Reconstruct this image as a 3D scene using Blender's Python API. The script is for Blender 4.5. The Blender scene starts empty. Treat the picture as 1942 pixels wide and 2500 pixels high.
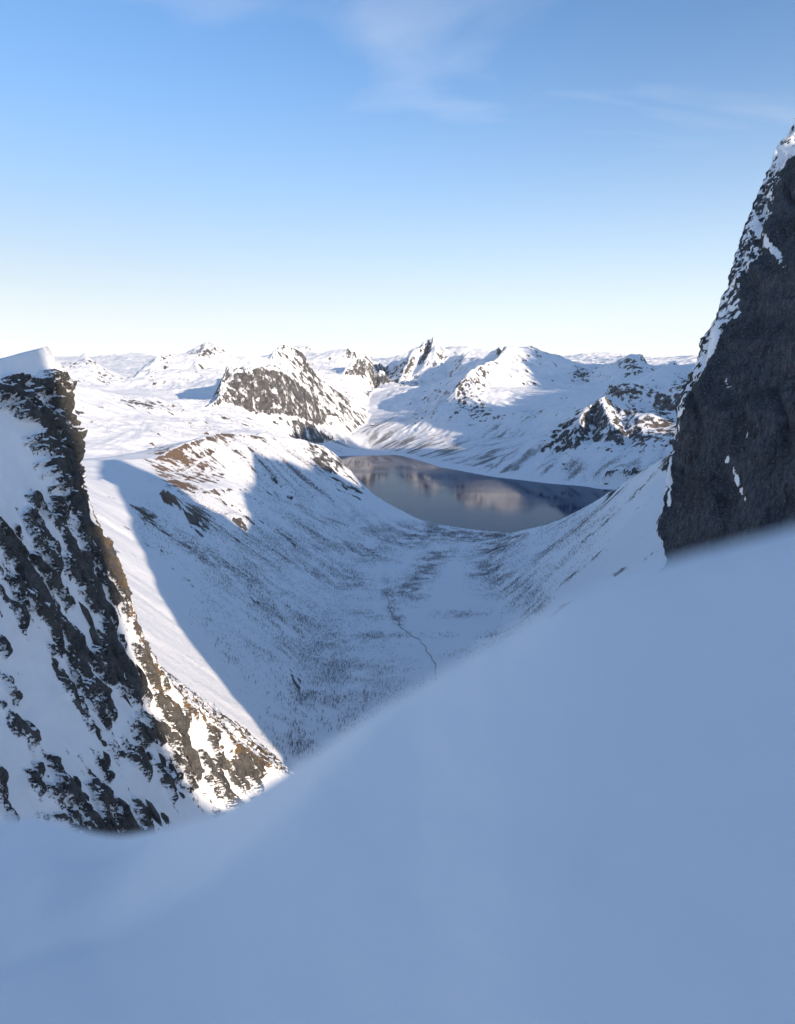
import bpy, bmesh, math, random
import numpy as np
from mathutils import Vector, Matrix

# ------------------------------------------------------------------ camera, sky, sun, exposure
SC = bpy.context.scene
COL = SC.collection
CAM_Z = 450.0                       # metres above the fjord
FPX, CX, CY = 1667.0, 971.0, 1250.0  # focal length and centre in photograph pixels (1942 x 2500)
PITCH = math.atan((CY - 930.0) / FPX)
SUN_AZ, SUN_EL = math.radians(137.0), math.radians(14.0)   # compass style, clockwise from +Y

cam = bpy.data.cameras.new('camera')
cam.sensor_fit = 'VERTICAL'
cam.sensor_height = 36.0
cam.lens = 36.0 * FPX / 2500.0
cam.clip_start, cam.clip_end = 0.02, 120000.0
cam.dof.use_dof = True
cam.dof.focus_distance = 1200.0
cam.dof.aperture_fstop = 1.6
cam.dof.aperture_blades = 0
cam_o = bpy.data.objects.new('camera', cam)
COL.objects.link(cam_o)
cam_o.location = (0, 0, CAM_Z)
cam_o.rotation_euler = (math.pi / 2 - PITCH, 0, 0)
SC.camera = cam_o

world = bpy.data.worlds.new('World')
SC.world = world
world.use_nodes = True
wt = world.node_tree
bg = wt.nodes['Background']
bg.inputs['Strength'].default_value = 0.15
sky = wt.nodes.new('ShaderNodeTexSky')
sky.sky_type = 'NISHITA'
sky.sun_disc = False
sky.sun_elevation = SUN_EL
sky.sun_rotation = SUN_AZ
sky.altitude = 450
sky.air_density = 1.0
sky.dust_density = 0.25
sky.ozone_density = 3.0
def _wn(typ, **ins):
    n = wt.nodes.new(typ)
    for k, v in ins.items():
        k = int(k[1:]) if k[0] == 'i' and k[1:].isdigit() else k
        if isinstance(v, bpy.types.NodeSocket): wt.links.new(v, n.inputs[k])
        else: n.inputs[k].default_value = v
    return n
def _wm(op, a, b=0.0, c=0.0, clamp=False):
    n = _wn('ShaderNodeMath', i0=a, i1=b, i2=c); n.operation = op; n.use_clamp = clamp
    return n.outputs[0]
_tc = wt.nodes.new('ShaderNodeTexCoord')
_sx = _wn('ShaderNodeSeparateXYZ', i0=_tc.outputs['Generated'])
_z = _wm('MAXIMUM', _sx.outputs[2], 0.0)
_den = _wm('ADD', _z, 0.16)
_pl = _wn('ShaderNodeCombineXYZ', i0=_wm('SUBTRACT', _wm('DIVIDE', _sx.outputs[0], _den), 0.28), i1=_wm('DIVIDE', _sx.outputs[1], _den), i2=10.2)
_mp = _wn('ShaderNodeMapping', i0=_pl.outputs[0]); _mp.inputs['Rotation'].default_value = (0, 0, math.radians(-50)); _mp.inputs['Scale'].default_value = (0.8, 1.8, 1)
_cn = _wn('ShaderNodeTexNoise', Vector=_mp.outputs[0], Scale=0.8, Detail=8.0, Roughness=0.5, Distortion=0.6)
_wisp = _wn('ShaderNodeMapRange', i0=_cn.outputs[0], i1=0.43, i2=0.82, i3=0.0, i4=0.45); _wisp.interpolation_type = 'SMOOTHSTEP'
_veil = _wm('POWER', 2.71828, _wm('MULTIPLY', _wm('POWER', _wm('MULTIPLY', _z, 1 / 0.17), 1.3), -1.0))      # thin milky air low over the horizon
_fac = _wm('MAXIMUM', _wisp.outputs[0], _veil, clamp=True)
_mx = wt.nodes.new('ShaderNodeMix'); _mx.data_type = 'RGBA'
wt.links.new(_fac, _mx.inputs[0]); _gm = _wn('ShaderNodeGamma', Color=_wn('ShaderNodeVectorMath', i0=sky.outputs[0], i1=(1.0 / 4.4,) * 3).outputs[0], Gamma=1.25)
_gm.inputs[0].links[0].from_node.operation = 'MULTIPLY'
_gs = _wn('ShaderNodeVectorMath', i0=_gm.outputs[0], i1=(2.75, 3.3, 3.3)); _gs.operation = 'MULTIPLY'
_bl = _wn('ShaderNodeSeparateXYZ', i0=_gs.outputs[0]).outputs[2]
_g = _wm('DIVIDE', 1.05, _wm('ADD', 1.0, _wm('POWER', _wm('MULTIPLY', _bl, 1 / 5.5), 3.0)))
_sc = _wn('ShaderNodeVectorMath', i0=_gs.outputs[0]); _sc.operation = 'SCALE'; wt.links.new(_g, _sc.inputs['Scale'])
wt.links.new(_sc.outputs[0], _mx.inputs[6]); _mx.inputs[7].default_value = (3.55, 3.45, 3.4, 1)
wt.links.new(_mx.outputs[2], bg.inputs['Color'])

sun = bpy.data.lights.new('sun', 'SUN')
sun.energy = 3.0
sun.angle = math.radians(0.8)
sun.color = (1.0, 0.82, 0.63)
sun_o = bpy.data.objects.new('sun', sun)
COL.objects.link(sun_o)
SDIR = Vector((math.sin(SUN_AZ) * math.cos(SUN_EL), math.cos(SUN_AZ) * math.cos(SUN_EL), math.sin(SUN_EL)))
sun_o.rotation_euler = SDIR.to_track_quat('Z', 'Y').to_euler()
sun_o.location = SDIR * 3000

SC.view_settings.view_transform = 'Standard'
SC.view_settings.look = 'None'
SC.view_settings.gamma = 1.0
SC.view_settings.exposure = 1.15
SC.view_settings.use_curve_mapping = False
SC.cycles.use_denoising = True
SC.cycles.max_bounces = 10
SC.cycles.diffuse_bounces = 7

# ------------------------------------------------------------------ helpers
rng = np.random.default_rng(7)
random.seed(7)
cp, sp = math.cos(PITCH), math.sin(PITCH)

def ray(u, v):
    """direction through a photograph pixel, x right, y ahead, z up (unnormalised)"""
    u = np.asarray(u, float); v = np.asarray(v, float)
    s = (CY - v) / FPX
    return (u - CX) / FPX, cp + sp * s, -sp + cp * s

def at(u, v, d):
    """world point on that ray at horizontal distance d"""
    x, y, z = ray(u, v)
    k = d / np.hypot(x, y)
    return x * k, y * k, CAM_Z + z * k

def project(x, y, z):
    z = z - CAM_Z
    f = y * cp - z * sp
    up = y * sp + z * cp
    f = np.where(f > 1e-3, f, 1e-3)
    return CX + FPX * x / f, CY - FPX * up / f

_PERM = np.random.default_rng(99).permutation(1024).astype(np.int32)
_PERM = np.concatenate([_PERM, _PERM])
_A2 = np.linspace(0, 2 * math.pi, 1024, endpoint=False).astype(np.float32)
_C2, _S2 = np.cos(_A2), np.sin(_A2)
_G3 = np.random.default_rng(5).normal(size=(1024, 3)); _G3 = (_G3 / np.linalg.norm(_G3, axis=1)[:, None]).astype(np.float32)

def perlin2(x, y, seed=0):
    x = np.asarray(x, np.float32) + np.float32(seed * 37.17); y = np.asarray(y, np.float32) - np.float32(seed * 11.3)
    x0 = np.floor(x); y0 = np.floor(y)
    xf = x - x0; yf = y - y0
    xi = x0.astype(np.int32) & 1023; yi = y0.astype(np.int32) & 1023
    u = xf * xf * xf * (xf * (xf * 6 - 15) + 10); v = yf * yf * yf * (yf * (yf * 6 - 15) + 10)
    p0 = _PERM[xi]; p1 = _PERM[(xi + 1) & 1023]
    def g(p, b, a):
        h = _PERM[p + ((yi + b) & 1023)]
        return _C2[h] * (xf - a) + _S2[h] * (yf - b)
    a, b, c, d = g(p0, 0, 0), g(p1, 0, 1), g(p0, 1, 0), g(p1, 1, 1)
    return 1.41 * ((a + u * (b - a)) * (1 - v) + (c + u * (d - c)) * v)

def perlin3(x, y, z, seed=0):
    x = np.asarray(x, np.float32) + np.float32(seed * 17.37); y = np.asarray(y, np.float32) - np.float32(seed * 7.9); z = np.asarray(z, np.float32) + np.float32(seed * 3.3)
    x0 = np.floor(x); y0 = np.floor(y); z0 = np.floor(z)
    xf = x - x0; yf = y - y0; zf = z - z0
    xi = x0.astype(np.int32) & 1023; yi = y0.astype(np.int32) & 1023; zi = z0.astype(np.int32) & 1023
    fd = lambda t: t * t * t * (t * (t * 6 - 15) + 10)
    u, v, w = fd(xf), fd(yf), fd(zf)
    px = (_PERM[xi], _PERM[(xi + 1) & 1023]); z1 = (zi, (zi + 1) & 1023)
    def pl(a, b):
        p = _PERM[px[a] + ((yi + b) & 1023)]
        def g(c):
            h = _PERM[p + z1[c]]; q = _G3[h]
            return q[..., 0] * (xf - a) + q[..., 1] * (yf - b) + q[..., 2] * (zf - c)
        return g(0), g(1)
    a00, a10, a01, a11 = pl(0, 0), pl(1, 0), pl(0, 1), pl(1, 1)
    r = []
    for c in (0, 1):
        e = a00[c] + u * (a10[c] - a00[c]); f = a01[c] + u * (a11[c] - a01[c])
        r.append(e + v * (f - e))
    return 1.5 * (r[0] + w * (r[1] - r[0]))

def fbm3(x, y, z, octaves, seed=0, gain=0.5, ridged=False):
    s = 0; a = 1.0; t = 0
    for o in range(octaves):
        n = perlin3(x, y, z, seed + o)
        s = s + a * ((1 - 2.2 * np.abs(n)) if ridged else n); t += a
        x, y, z = x * 2.03 + 3.1, y * 2.03 - 7.7, z * 2.03 + 1.3
        a *= gain
    return s / t

def sstep(a, b, x):
    t = np.clip((x - a) / (b - a), 0, 1)
    return t * t * (3 - 2 * t)

def tag(o, label=None, cat=None, group=None, kind=None):
    for k, v in (('label', label), ('category', cat), ('group', group), ('kind', kind)):
        if v: o[k] = v
    return o

def mesh_obj(name, verts, faces, mat, parent=None, smooth=True):
    me = bpy.data.meshes.new(name)
    verts = np.asarray(verts, np.float32); faces = np.asarray(faces, np.int32)
    n = faces.shape[1]
    me.vertices.add(len(verts)); me.vertices.foreach_set('co', verts.ravel())
    me.loops.add(faces.size); me.loops.foreach_set('vertex_index', faces.ravel())
    me.polygons.add(len(faces))
    me.polygons.foreach_set('loop_start', np.arange(0, faces.size, n, dtype=np.int32))
    me.polygons.foreach_set('use_smooth', np.full(len(faces), smooth))
    me.update(calc_edges=True)
    if mat: me.materials.append(mat)
    o = bpy.data.objects.new(name, me)
    COL.objects.link(o)
    if parent: o.parent = parent
    return o

def set_attr(o, name, vals):
    a = o.data.attributes.new(name, 'FLOAT', 'POINT')
    a.data.foreach_set('value', np.asarray(vals, np.float32).ravel())

def grid_faces(nr, nc, wrap=False):
    i = np.arange(nr - 1)[:, None]; j = np.arange(nc if wrap else nc - 1)[None, :]
    j2 = (j + 1) % nc
    return np.stack([i * nc + j, i * nc + j2, (i + 1) * nc + j2, (i + 1) * nc + j], -1).reshape(-1, 4)

def grid_normals(P):
    """vertex normals of a (nr, nc, 3) grid"""
    du = np.gradient(P, axis=1); dv = np.gradient(P, axis=0)
    n = np.cross(du, dv)
    n /= np.linalg.norm(n, axis=-1, keepdims=True) + 1e-12
    return n

# ------------------------------------------------------------------ materials
class NT:
    def __init__(s, name):
        s.m = bpy.data.materials.new(name); s.m.use_nodes = True
        s.t = s.m.node_tree; s.b = s.t.nodes['Principled BSDF']
    def n(s, typ, **kw):
        nd = s.t.nodes.new(typ)
        for k, v in kw.items():
            if k == 'ins':
                for kk, vv in v.items():
                    if isinstance(vv, bpy.types.NodeSocket): s.t.links.new(vv, nd.inputs[kk])
                    else: nd.inputs[kk].default_value = vv
            else: setattr(nd, k, v)
        return nd
    def math(s, op, a, b=None, c=None, clamp=False):
        nd = s.t.nodes.new('ShaderNodeMath'); nd.operation = op; nd.use_clamp = clamp
        for i, x in enumerate((a, b, c)):
            if x is None: continue
            if isinstance(x, bpy.types.NodeSocket): s.t.links.new(x, nd.inputs[i])
            else: nd.inputs[i].default_value = x
        return nd.outputs[0]
    def smooth(s, x, a, b):
        nd = s.t.nodes.new('ShaderNodeMapRange'); nd.interpolation_type = 'SMOOTHSTEP'
        for i, q in enumerate((x, a, b)):
            if isinstance(q, bpy.types.NodeSocket): s.t.links.new(q, nd.inputs[i])
            else: nd.inputs[i].default_value = q
        return nd.outputs[0]
    def mix(s, f, a, b):
        nd = s.t.nodes.new('ShaderNodeMix'); nd.data_type = 'RGBA'
        for i, q in ((0, f), (6, a), (7, b)):
            if isinstance(q, bpy.types.NodeSocket): s.t.links.new(q, nd.inputs[i])
            elif i == 0: nd.inputs[i].default_value = q
            else: nd.inputs[i].default_value = (*q, 1)
        return nd.outputs[2]
    def pos(s, sx=1, sy=1, sz=1):
        g = s.n('ShaderNodeNewGeometry')
        m = s.n('ShaderNodeVectorMath', operation='MULTIPLY', ins={0: g.outputs['Position'], 1: (sx, sy, sz)})
        return m.outputs[0]
    def noise(s, vec, scale, detail=6, rough=0.55, dist=0.0):
        return s.n('ShaderNodeTexNoise', ins={'Vector': vec, 'Scale': scale, 'Detail': detail, 'Roughness': rough, 'Distortion': dist}).outputs[0]
    def attr(s, name):
        return s.n('ShaderNodeAttribute', attribute_name=name).outputs['Fac']


def terrain_material():
    k = NT('snowy_mountain')
    p = k.pos(1, 1, 0.45)
    rock, wood, brown = k.attr('rock'), k.attr('wood'), k.attr('brown')
    n1 = k.noise(p, 1 / 34.0, 10, 0.80)
    thr = k.math('MULTIPLY_ADD', rock, -0.36, 0.76)
    rm = k.smooth(n1, thr, k.math('ADD', thr, 0.04))
    n2 = k.noise(k.pos(), 1 / 25.0, 8, 0.7)
    rcol = k.mix(k.smooth(n2, 0.3, 0.75), (0.03, 0.031, 0.035), (0.15, 0.145, 0.142))
    rcol = k.mix(brown, rcol, k.mix(n2, (0.10, 0.06, 0.035), (0.30, 0.20, 0.13)))
    # low birch scrub too far off to build: dark specks
    n3 = k.noise(k.pos(1, 1, 0.6), 1 / 5.5, 5, 0.75)
    n4 = k.noise(k.pos(1, 1, 0.5), 1 / 160.0, 5, 0.6)
    wthr = k.math('SUBTRACT', k.math('MULTIPLY_ADD', wood, -0.25, 0.66), k.math('MULTIPLY', k.math('SUBTRACT', n4, 0.5), 0.30))
    wm = k.smooth(n3, wthr, k.math('ADD', wthr, 0.10))
    wm = k.math('MULTIPLY', wm, k.smooth(wood, 0.0, 0.08))
    wcol = k.mix(n2, (0.05, 0.045, 0.045), (0.12, 0.10, 0.09))
    n5 = k.noise(k.pos(), 1 / 40.0, 6, 0.6)
    scol = k.mix(n5, (0.84, 0.85, 0.87), (0.905, 0.91, 0.92))
    scol = k.mix(k.math('MULTIPLY', k.smooth(n3, 0.5, 0.75), k.math('MULTIPLY', brown, 0.6)), scol, (0.55, 0.43, 0.33))
    c = k.mix(k.math('MULTIPLY', wm, 0.8), scol, wcol)
    c = k.mix(rm, c, rcol)
    k.t.links.new(c, k.b.inputs['Base Color'])
    k.b.inputs['Roughness'].default_value = 0.75
    k.b.inputs['Specular IOR Level'].default_value = 0.15
    h = k.math('ADD', k.math('MULTIPLY', n1, 3.0), k.math('MULTIPLY', k.math('MULTIPLY', n2, rm), 3.0))
    bump = k.n('ShaderNodeBump', ins={'Height': h, 'Strength': 0.6, 'Distance': 2.0})
    k.t.links.new(bump.outputs[0], k.b.inputs['Normal'])
    return k.m

def cliff_material(name, rock_lo, rock_hi, tint, streak, cell=0.4, fine=0.35, bs=0.9, fleck=0.06):
    """rock with clinging snow; attributes: rock (1 rock, 0 snow), warm (golden sunlight painted into the rim rock)"""
    k = NT(name)
    rock, sun_gold = k.attr('rock'), k.attr('sun_gold')
    p = k.pos(*streak)
    bed = k.n('ShaderNodeCombineXYZ', ins={0: k.attr('across'), 1: k.math('MULTIPLY', k.attr('along'), 0.28), 2: k.math('MULTIPLY', k.n('ShaderNodeSeparateXYZ', ins={0: p}).outputs[2], 0.12)}).outputs[0]
    nf = k.math('ADD', k.math('MULTIPLY', k.noise(bed, 1.0, 8, 0.74), 0.55), k.math('MULTIPLY', k.noise(p, 1.5, 6, 0.75), 0.45))
    rm = k.smooth(k.math('ADD', rock, k.math('MULTIPLY', k.math('SUBTRACT', nf, 0.5), 1.75)), 0.47, 0.51)
    n2 = k.math('ADD', k.math('MULTIPLY', k.noise(p, fine, 10, 0.72), 0.5), k.math('MULTIPLY', k.noise(bed, fine * 1.6, 8, 0.68), 0.5))
    n3 = k.noise(k.pos(), 0.05, 5, 0.6)
    wv = k.n('ShaderNodeVectorMath', operation='ADD', ins={0: p, 1: k.n('ShaderNodeTexNoise', ins={'Vector': p, 'Scale': 0.8, 'Detail': 3.0}).outputs[1]})
    vo = k.n('ShaderNodeTexVoronoi', ins={'Vector': wv.outputs[0], 'Scale': cell, 'Detail': 2.0, 'Roughness': 0.6, 'Lacunarity': 2.3})
    vd = vo.outputs['Distance']
    vcol = k.n('ShaderNodeSeparateColor', ins={0: vo.outputs['Color']}).outputs[0]
    shade_ = k.math('ADD', k.math('MULTIPLY', k.smooth(n2, 0.36, 0.66), 0.7), k.math('MULTIPLY', vcol, 0.3))
    rc = k.mix(shade_, rock_lo, rock_hi)
    rc = k.mix(k.math('MULTIPLY', k.smooth(n3, 0.45, 0.65), 0.5), rc, tint)
    rc = k.mix(k.math('MULTIPLY', sun_gold, 0.85), rc, k.mix(n2, (0.07, 0.042, 0.018), (0.40, 0.24, 0.09)))  # golden sunlight mixed into the rock colour
    nk = k.noise(k.pos(1, 1, 0.5), 1.6, 4, 0.75)
    rc = k.mix(k.math('MULTIPLY', k.smooth(nk, 0.56, 0.68), fleck * 4), rc, (0.24, 0.25, 0.27))
    ns = k.noise(k.pos(), 0.5, 6, 0.6)
    sc = k.mix(ns, (0.84, 0.85, 0.87), (0.905, 0.91, 0.92))
    c = k.mix(rm, sc, rc)
    k.t.links.new(c, k.b.inputs['Base Color'])
    k.b.inputs['Roughness'].default_value = 0.8
    k.b.inputs['Specular IOR Level'].default_value = 0.2
    h = k.math('MULTIPLY', k.math('ADD', n2, k.math('ADD', k.math('MULTIPLY', vcol, 0.5), k.math('MULTIPLY', vd, -0.5))), k.math('MULTIPLY_ADD', rm, 0.95, 0.05))
    bump = k.n('ShaderNodeBump', ins={'Height': h, 'Strength': bs, 'Distance': 1.2})
    k.t.links.new(bump.outputs[0], k.b.inputs['Normal'])
    return k.m

def snow_material():
    k = NT('wind_blown_snow')
    n = k.noise(k.pos(), 6.0, 5, 0.55)
    n2 = k.noise(k.pos(), 40.0, 4, 0.6)
    k.t.links.new(k.mix(n, (0.87, 0.88, 0.90), (0.915, 0.92, 0.93)), k.b.inputs['Base Color'])
    k.b.inputs['Roughness'].default_value = 0.7
    k.b.inputs['Specular IOR Level'].default_value = 0.15
    bump = k.n('ShaderNodeBump', ins={'Height': k.math('ADD', n, k.math('MULTIPLY', n2, 0.15)), 'Strength': 0.35, 'Distance': 0.05})
    k.t.links.new(bump.outputs[0], k.b.inputs['Normal'])
    return k.m

def water_material():
    k = NT('fjord_water')
    k.t.nodes.remove(k.b)
    n = k.noise(k.pos(0.3, 1, 1), 1 / 220.0, 4, 0.55)
    w = k.noise(k.pos(1, 1, 1), 1 / 9.0, 4, 0.6)
    bump = k.n('ShaderNodeBump', ins={'Height': w, 'Strength': 0.06, 'Distance': 1.0})
    dif = k.n('ShaderNodeBsdfDiffuse', ins={'Color': (0.010, 0.045, 0.105, 1)})
    glo = k.n('ShaderNodeBsdfGlossy', ins={'Color': (1, 1, 1, 1), 'Roughness': k.math('MULTIPLY_ADD', k.smooth(n, 0.42, 0.7), 0.10, 0.05), 'Normal': bump.outputs[0]})
    fr = k.n('ShaderNodeFresnel', ins={'IOR': 1.33})
    mx = k.n('ShaderNodeMixShader', ins={0: k.math('MULTIPLY', fr.outputs[0], 0.52), 1: dif.outputs[0], 2: glo.outputs[0]})   # ripples hide part of the mirror
    k.t.links.new(mx.outputs[0], k.t.nodes['Material Output'].inputs['Surface'])
    return k.m

def plain(name, c, rough=0.8, var=0.3, scale=3.0):
    k = NT(name)
    n = k.noise(k.pos(), scale, 5, 0.6)
    k.t.links.new(k.mix(n, tuple(x * (1 - var) for x in c), tuple(min(1, x * (1 + var)) for x in c)), k.b.inputs['Base Color'])
    k.b.inputs['Roughness'].default_value = rough
    return k.m

M_TERR = terrain_material()
M_SNOW = snow_material()
M_WATER = water_material()

# ------------------------------------------------------------------ the valley, the fjord's shores and the far mountains
# Every line is a ridge, a shore, a foot or a valley bottom: (photograph u, v, horizontal distance in metres; a negative number means "height = -number").
REG = {}
LINES = []
def line(region, rough, pts):
    REG.setdefault(region, len(REG))
    P = []
    for u, v, d in pts:
        if d <= 0:
            x, y, z = ray(u, v)
            d = (-d - CAM_Z) / (z / math.hypot(x, y))
        x, y, z = (float(q) for q in at(u, v, d))
        if d > 3800 and z > CAM_Z: z += 0.10 * (z - CAM_Z) + 0.0016 * d      # what the gullies and smoothing below take off the crests again
        P.append([x, y, z])
    LINES.append((REG[region], rough, np.array(P)))

V = 'valley_ground'
# fjord: shore all round, bed in the middle
line('far_shore', .05, [(740,1112,-1),(790,1101,-1),(820,1096,-1),(900,1096,-1),(980,1110,-1),(1080,1140,-1),(1200,1162,-1),(1350,1180,-1),(1500,1190,-1),(1650,1203,-1),(1800,1218,-1),(2000,1235,-1),(2200,1250,-1)])
line(V, .05, [(740,1112,-1),(800,1150,-1),(900,1225,-1),(1000,1262,-1),(1060,1280,-1),(1140,1293,-1),(1200,1300,-1),(1260,1302,-1),(1330,1300,-1),(1450,1290,-1),(1600,1285,-1),(1800,1285,-1),(2200,1290,-1)])
line('fjord_bed', .05, [(830,1115,-.0),(900,1150,-.0),(1000,1200,-.0),(1150,1240,-.0),(1350,1245,-.0),(1600,1250,-.0),(2200,1270,-.0)])
# valley floor
line(V, .04, [(1068,1640,-130),(1042,1577,-112),(983,1530,-90),(957,1492,-76),(946,1440,-58),(960,1400,-46),(1010,1365,-33),(1100,1335,-18),(1180,1312,-6)])
line(V, .05, [(800,1870,-158),(850,1800,-150),(950,1720,-140),(1068,1640,-130),(1200,1640,-150)])
line(V, .08, [(770,1800,-158),(735,1720,-150),(745,1600,-112),(790,1500,-86),(840,1410,-58),(900,1345,-40),(980,1310,-22),(1060,1292,-8)])
line(V, .08, [(1240,1560,-125),(1215,1480,-96),(1190,1400,-62),(1190,1350,-38),(1230,1318,-16)])
line(V, .04, [(850,1410,-52),(950,1400,-46),(1060,1400,-48),(1180,1400,-58)])
line(V, .04, [(780,1530,-96),(900,1530,-92),(1000,1530,-92),(1100,1530,-98),(1210,1530,-112)])
# left slope
L = 'left_slope'
line(L, .25, [(640,2150,-200),(690,1960,-190),(720,1880,-183),(660,1780,-190),(560,1640,-205),(480,1500,-225),(400,1360,-255),(330,1250,-285),(250,1170,-310)])
line(L, .25, [(100,1500,-330),(180,1300,-318),(200,1220,-318),(205,1160,-322)])
line(L, .3, [(560,1380,-190),(620,1460,-165),(680,1560,-150),(715,1660,-160)])
line(L, .3, [(400,1210,-285),(470,1290,-235),(560,1340,-205)])
line(L, .3, [(540,1260,-205),(650,1330,-140),(760,1400,-85)])
# the near hill and its skyline
H1 = 'near_hill'
line(H1, .3, [(-200,1140,1250),(0,1130,1300),(188,1123,1400),(313,1121,1480),(380,1115,1560),(470,1076,1700),(530,1060,1850),(600,1057,1980),(658,1070,2080),(700,1073,2150),(735,1077,2220),(788,1091,2300),(813,1103,2330),(841,1133,2330),(866,1162,2320),(884,1180,2300),(909,1206,2280),(978,1248,2240),(1020,1266,2200)])
line(H1, .3, [(400,1150,1480),(450,1150,1520),(520,1110,1700),(600,1090,1850),(680,1100,2000),(760,1125,2120),(810,1165,2150)])
line(H1, .35, [(400,1195,-295),(450,1225,-262),(500,1245,-232),(560,1255,-208),(600,1265,-185)])
line(H1, .4, [(520,1190,-240),(600,1190,-210),(700,1220,-150),(780,1260,-95),(860,1290,-52)])
# hollow and hill behind it
H2 = 'middle_hill'
line(H2, .5, [(-200,1150,1900),(188,1140,2000),(380,1135,2050),(470,1110,2250),(540,1080,2450),(640,1062,2700),(720,1075,3100),(780,1092,3700)])
line(H2, .75, [(-250,930,2700),(100,930,2800),(175,937,2900),(224,955,3000),(313,973,3100),(380,977,3200),(416,990,3300),(448,993,3450),(490,1003,3500),(560,1022,3500),(640,1045,3500),(700,1062,3600)])
line(H2, .75, [(100,1020,2500),(250,1040,2500),(400,1050,2550),(500,1050,2750)])
# bowl and the two snow peaks behind it
A = 'left_snow_peak'
line(A, .5, [(-300,905,6600),(60,905,6600),(143,899,6500),(179,883,6500),(210,873,6500),(233,886,6450),(278,917,6350),(313,930,6300)])
line('rock_topped_peak', .5, [(318,928,6300),(345,905,6450),(372,885,6600),(381,878,6620),(395,884,6700),(430,876,6850),(452,873,6900),(475,853,6980),(506,845,7000),(533,853,7000),(555,873,6900),(578,887,6800),(640,900,6600)])
line('rock_topped_peak', .3, [(330,935,5900),(380,915,6100),(430,905,6250),(520,905,6300)])
line('rock_topped_peak', .1, [(200,965,4300),(260,960,4700),(330,964,4800),(390,972,4850),(430,984,4900),(480,985,4950),(520,970,5050),(545,950,5200)])
# rounded mountain with the grey cliff
R = 'rounded_mountain'
line(R, .5, [(490,1000,3900),(537,962,4250),(544,914,4420),(555,899,4480),(595,886,4550),(663,884,4700),(672,865,4850),(694,851,5000),(716,855,5020),(735,865,5000),(757,893,5000),(781,932,5050),(817,946,5150),(859,978,5350),(900,996,5550)])
line(R, .5, [(548,930,4400),(600,905,4420),(670,905,4480),(720,925,4600),(755,950,4700)])
line(R, .4, [(520,992,4050),(542,975,4240),(580,990,4260),(627,1008,4280),(680,1014,4330),(739,1024,4450),(790,1035,4700)])
line(R, .4, [(720,1075,3900),(780,1085,4300),(830,1075,4550)])
# fjord head and the valley behind it
B = 'back_valley'
line(B, .1, [(800,1092,4420),(841,1075,4620),(870,1052,4900),(900,1032,5200),(905,1012,5550),(900,990,6000),(905,965,6600),(930,945,7300),(950,925,7900)])
# far domes between the rounded mountain and the pyramid
line('far_dome', .5, [(640,880,9800),(690,868,9700),(721,858,9500),(764,851,9500),(774,872,9400),(785,873,9000),(817,863,8900),(856,858,8800),(884,867,8800),(912,888,8900),(945,897,9100),(975,885,9600),(1010,890,9800)])
line('small_rock_peak', .6, [(830,925,6600),(856,901,6900),(868,886,7000),(877,878,7000),(898,885,7000),(926,903,7000),(944,918,7000),(955,930,7000)])
line('small_rock_peak', .3, [(800,955,5700),(850,955,6100),(895,955,6500),(940,945,6800)])
# the pyramid
PY = 'pyramid_peak'
line(PY, .7, [(944,936,7900),(962,911,8050),(983,882,8200),(1000,858,8350),(1020,850,8420),(1032,845,8450),(1045,836,8500),(1057,832,8500),(1068,845,8450),(1082,861,8400),(1100,875,8300),(1121,878,8000),(1138,879,7700),(1145,869,7600),(1155,880,7500),(1163,887,7300),(1180,886,7000),(1195,882,6800),(1202,872,6700),(1223,862,6400)])
line(PY, .5, [(945,948,7500),(985,955,7100),(1030,950,7000),(1080,940,6700),(1130,915,6400)])
line(PY, .6, [(1057,832,8500),(1050,870,8100),(1030,905,7700)])
line(PY, .4, [(930,1000,5900),(990,990,5900),(1050,985,5700),(1090,960,5600)])
line('far_back_dome', .4, [(1060,858,12000),(1089,855,12000),(1124,854,12000),(1170,861,12000),(1202,870,12000),(1260,880,12000),(1360,885,12500)])
# the ridge with the shaded bowl
G = 'bowl_ridge'
line(G, .6, [(1223,862,6400),(1235,862,6350),(1255,862,6350),(1277,869,6400),(1302,863,6500),(1322,869,6550),(1349,873,6600),(1388,886,6500),(1411,901,6350),(1440,912,6200),(1462,905,6100),(1512,889,6000),(1536,879,5900),(1563,874,5900),(1582,892,5800),(1598,913,5600),(1630,915,5400),(1700,910,5400),(1950,905,5400),(2200,905,5400)])
line(G, .5, [(1235,862,6350),(1215,880,6050),(1180,900,5650),(1150,908,5400),(1138,914,5300),(1120,945,5120),(1095,975,5000),(1060,1005,4800)])
line(G, .2, [(1200,950,5400),(1260,945,5600),(1330,945,5700),(1400,950,5500),(1460,950,5300),(1520,938,5200)])
line(G, .3, [(1190,990,4900),(1280,985,4900),(1360,990,4700),(1430,975,4500),(1490,950,4500)])
line(G, .3, [(930,1070,4700),(1000,1060,4650),(1100,1060,4450),(1200,1070,4300),(1300,1065,4250),(1380,1030,4250)])
line(G, .15, [(1205,1150,3500),(1270,1105,3750),(1330,1070,4000),(1400,1030,4150),(1450,995,4250)])
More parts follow.
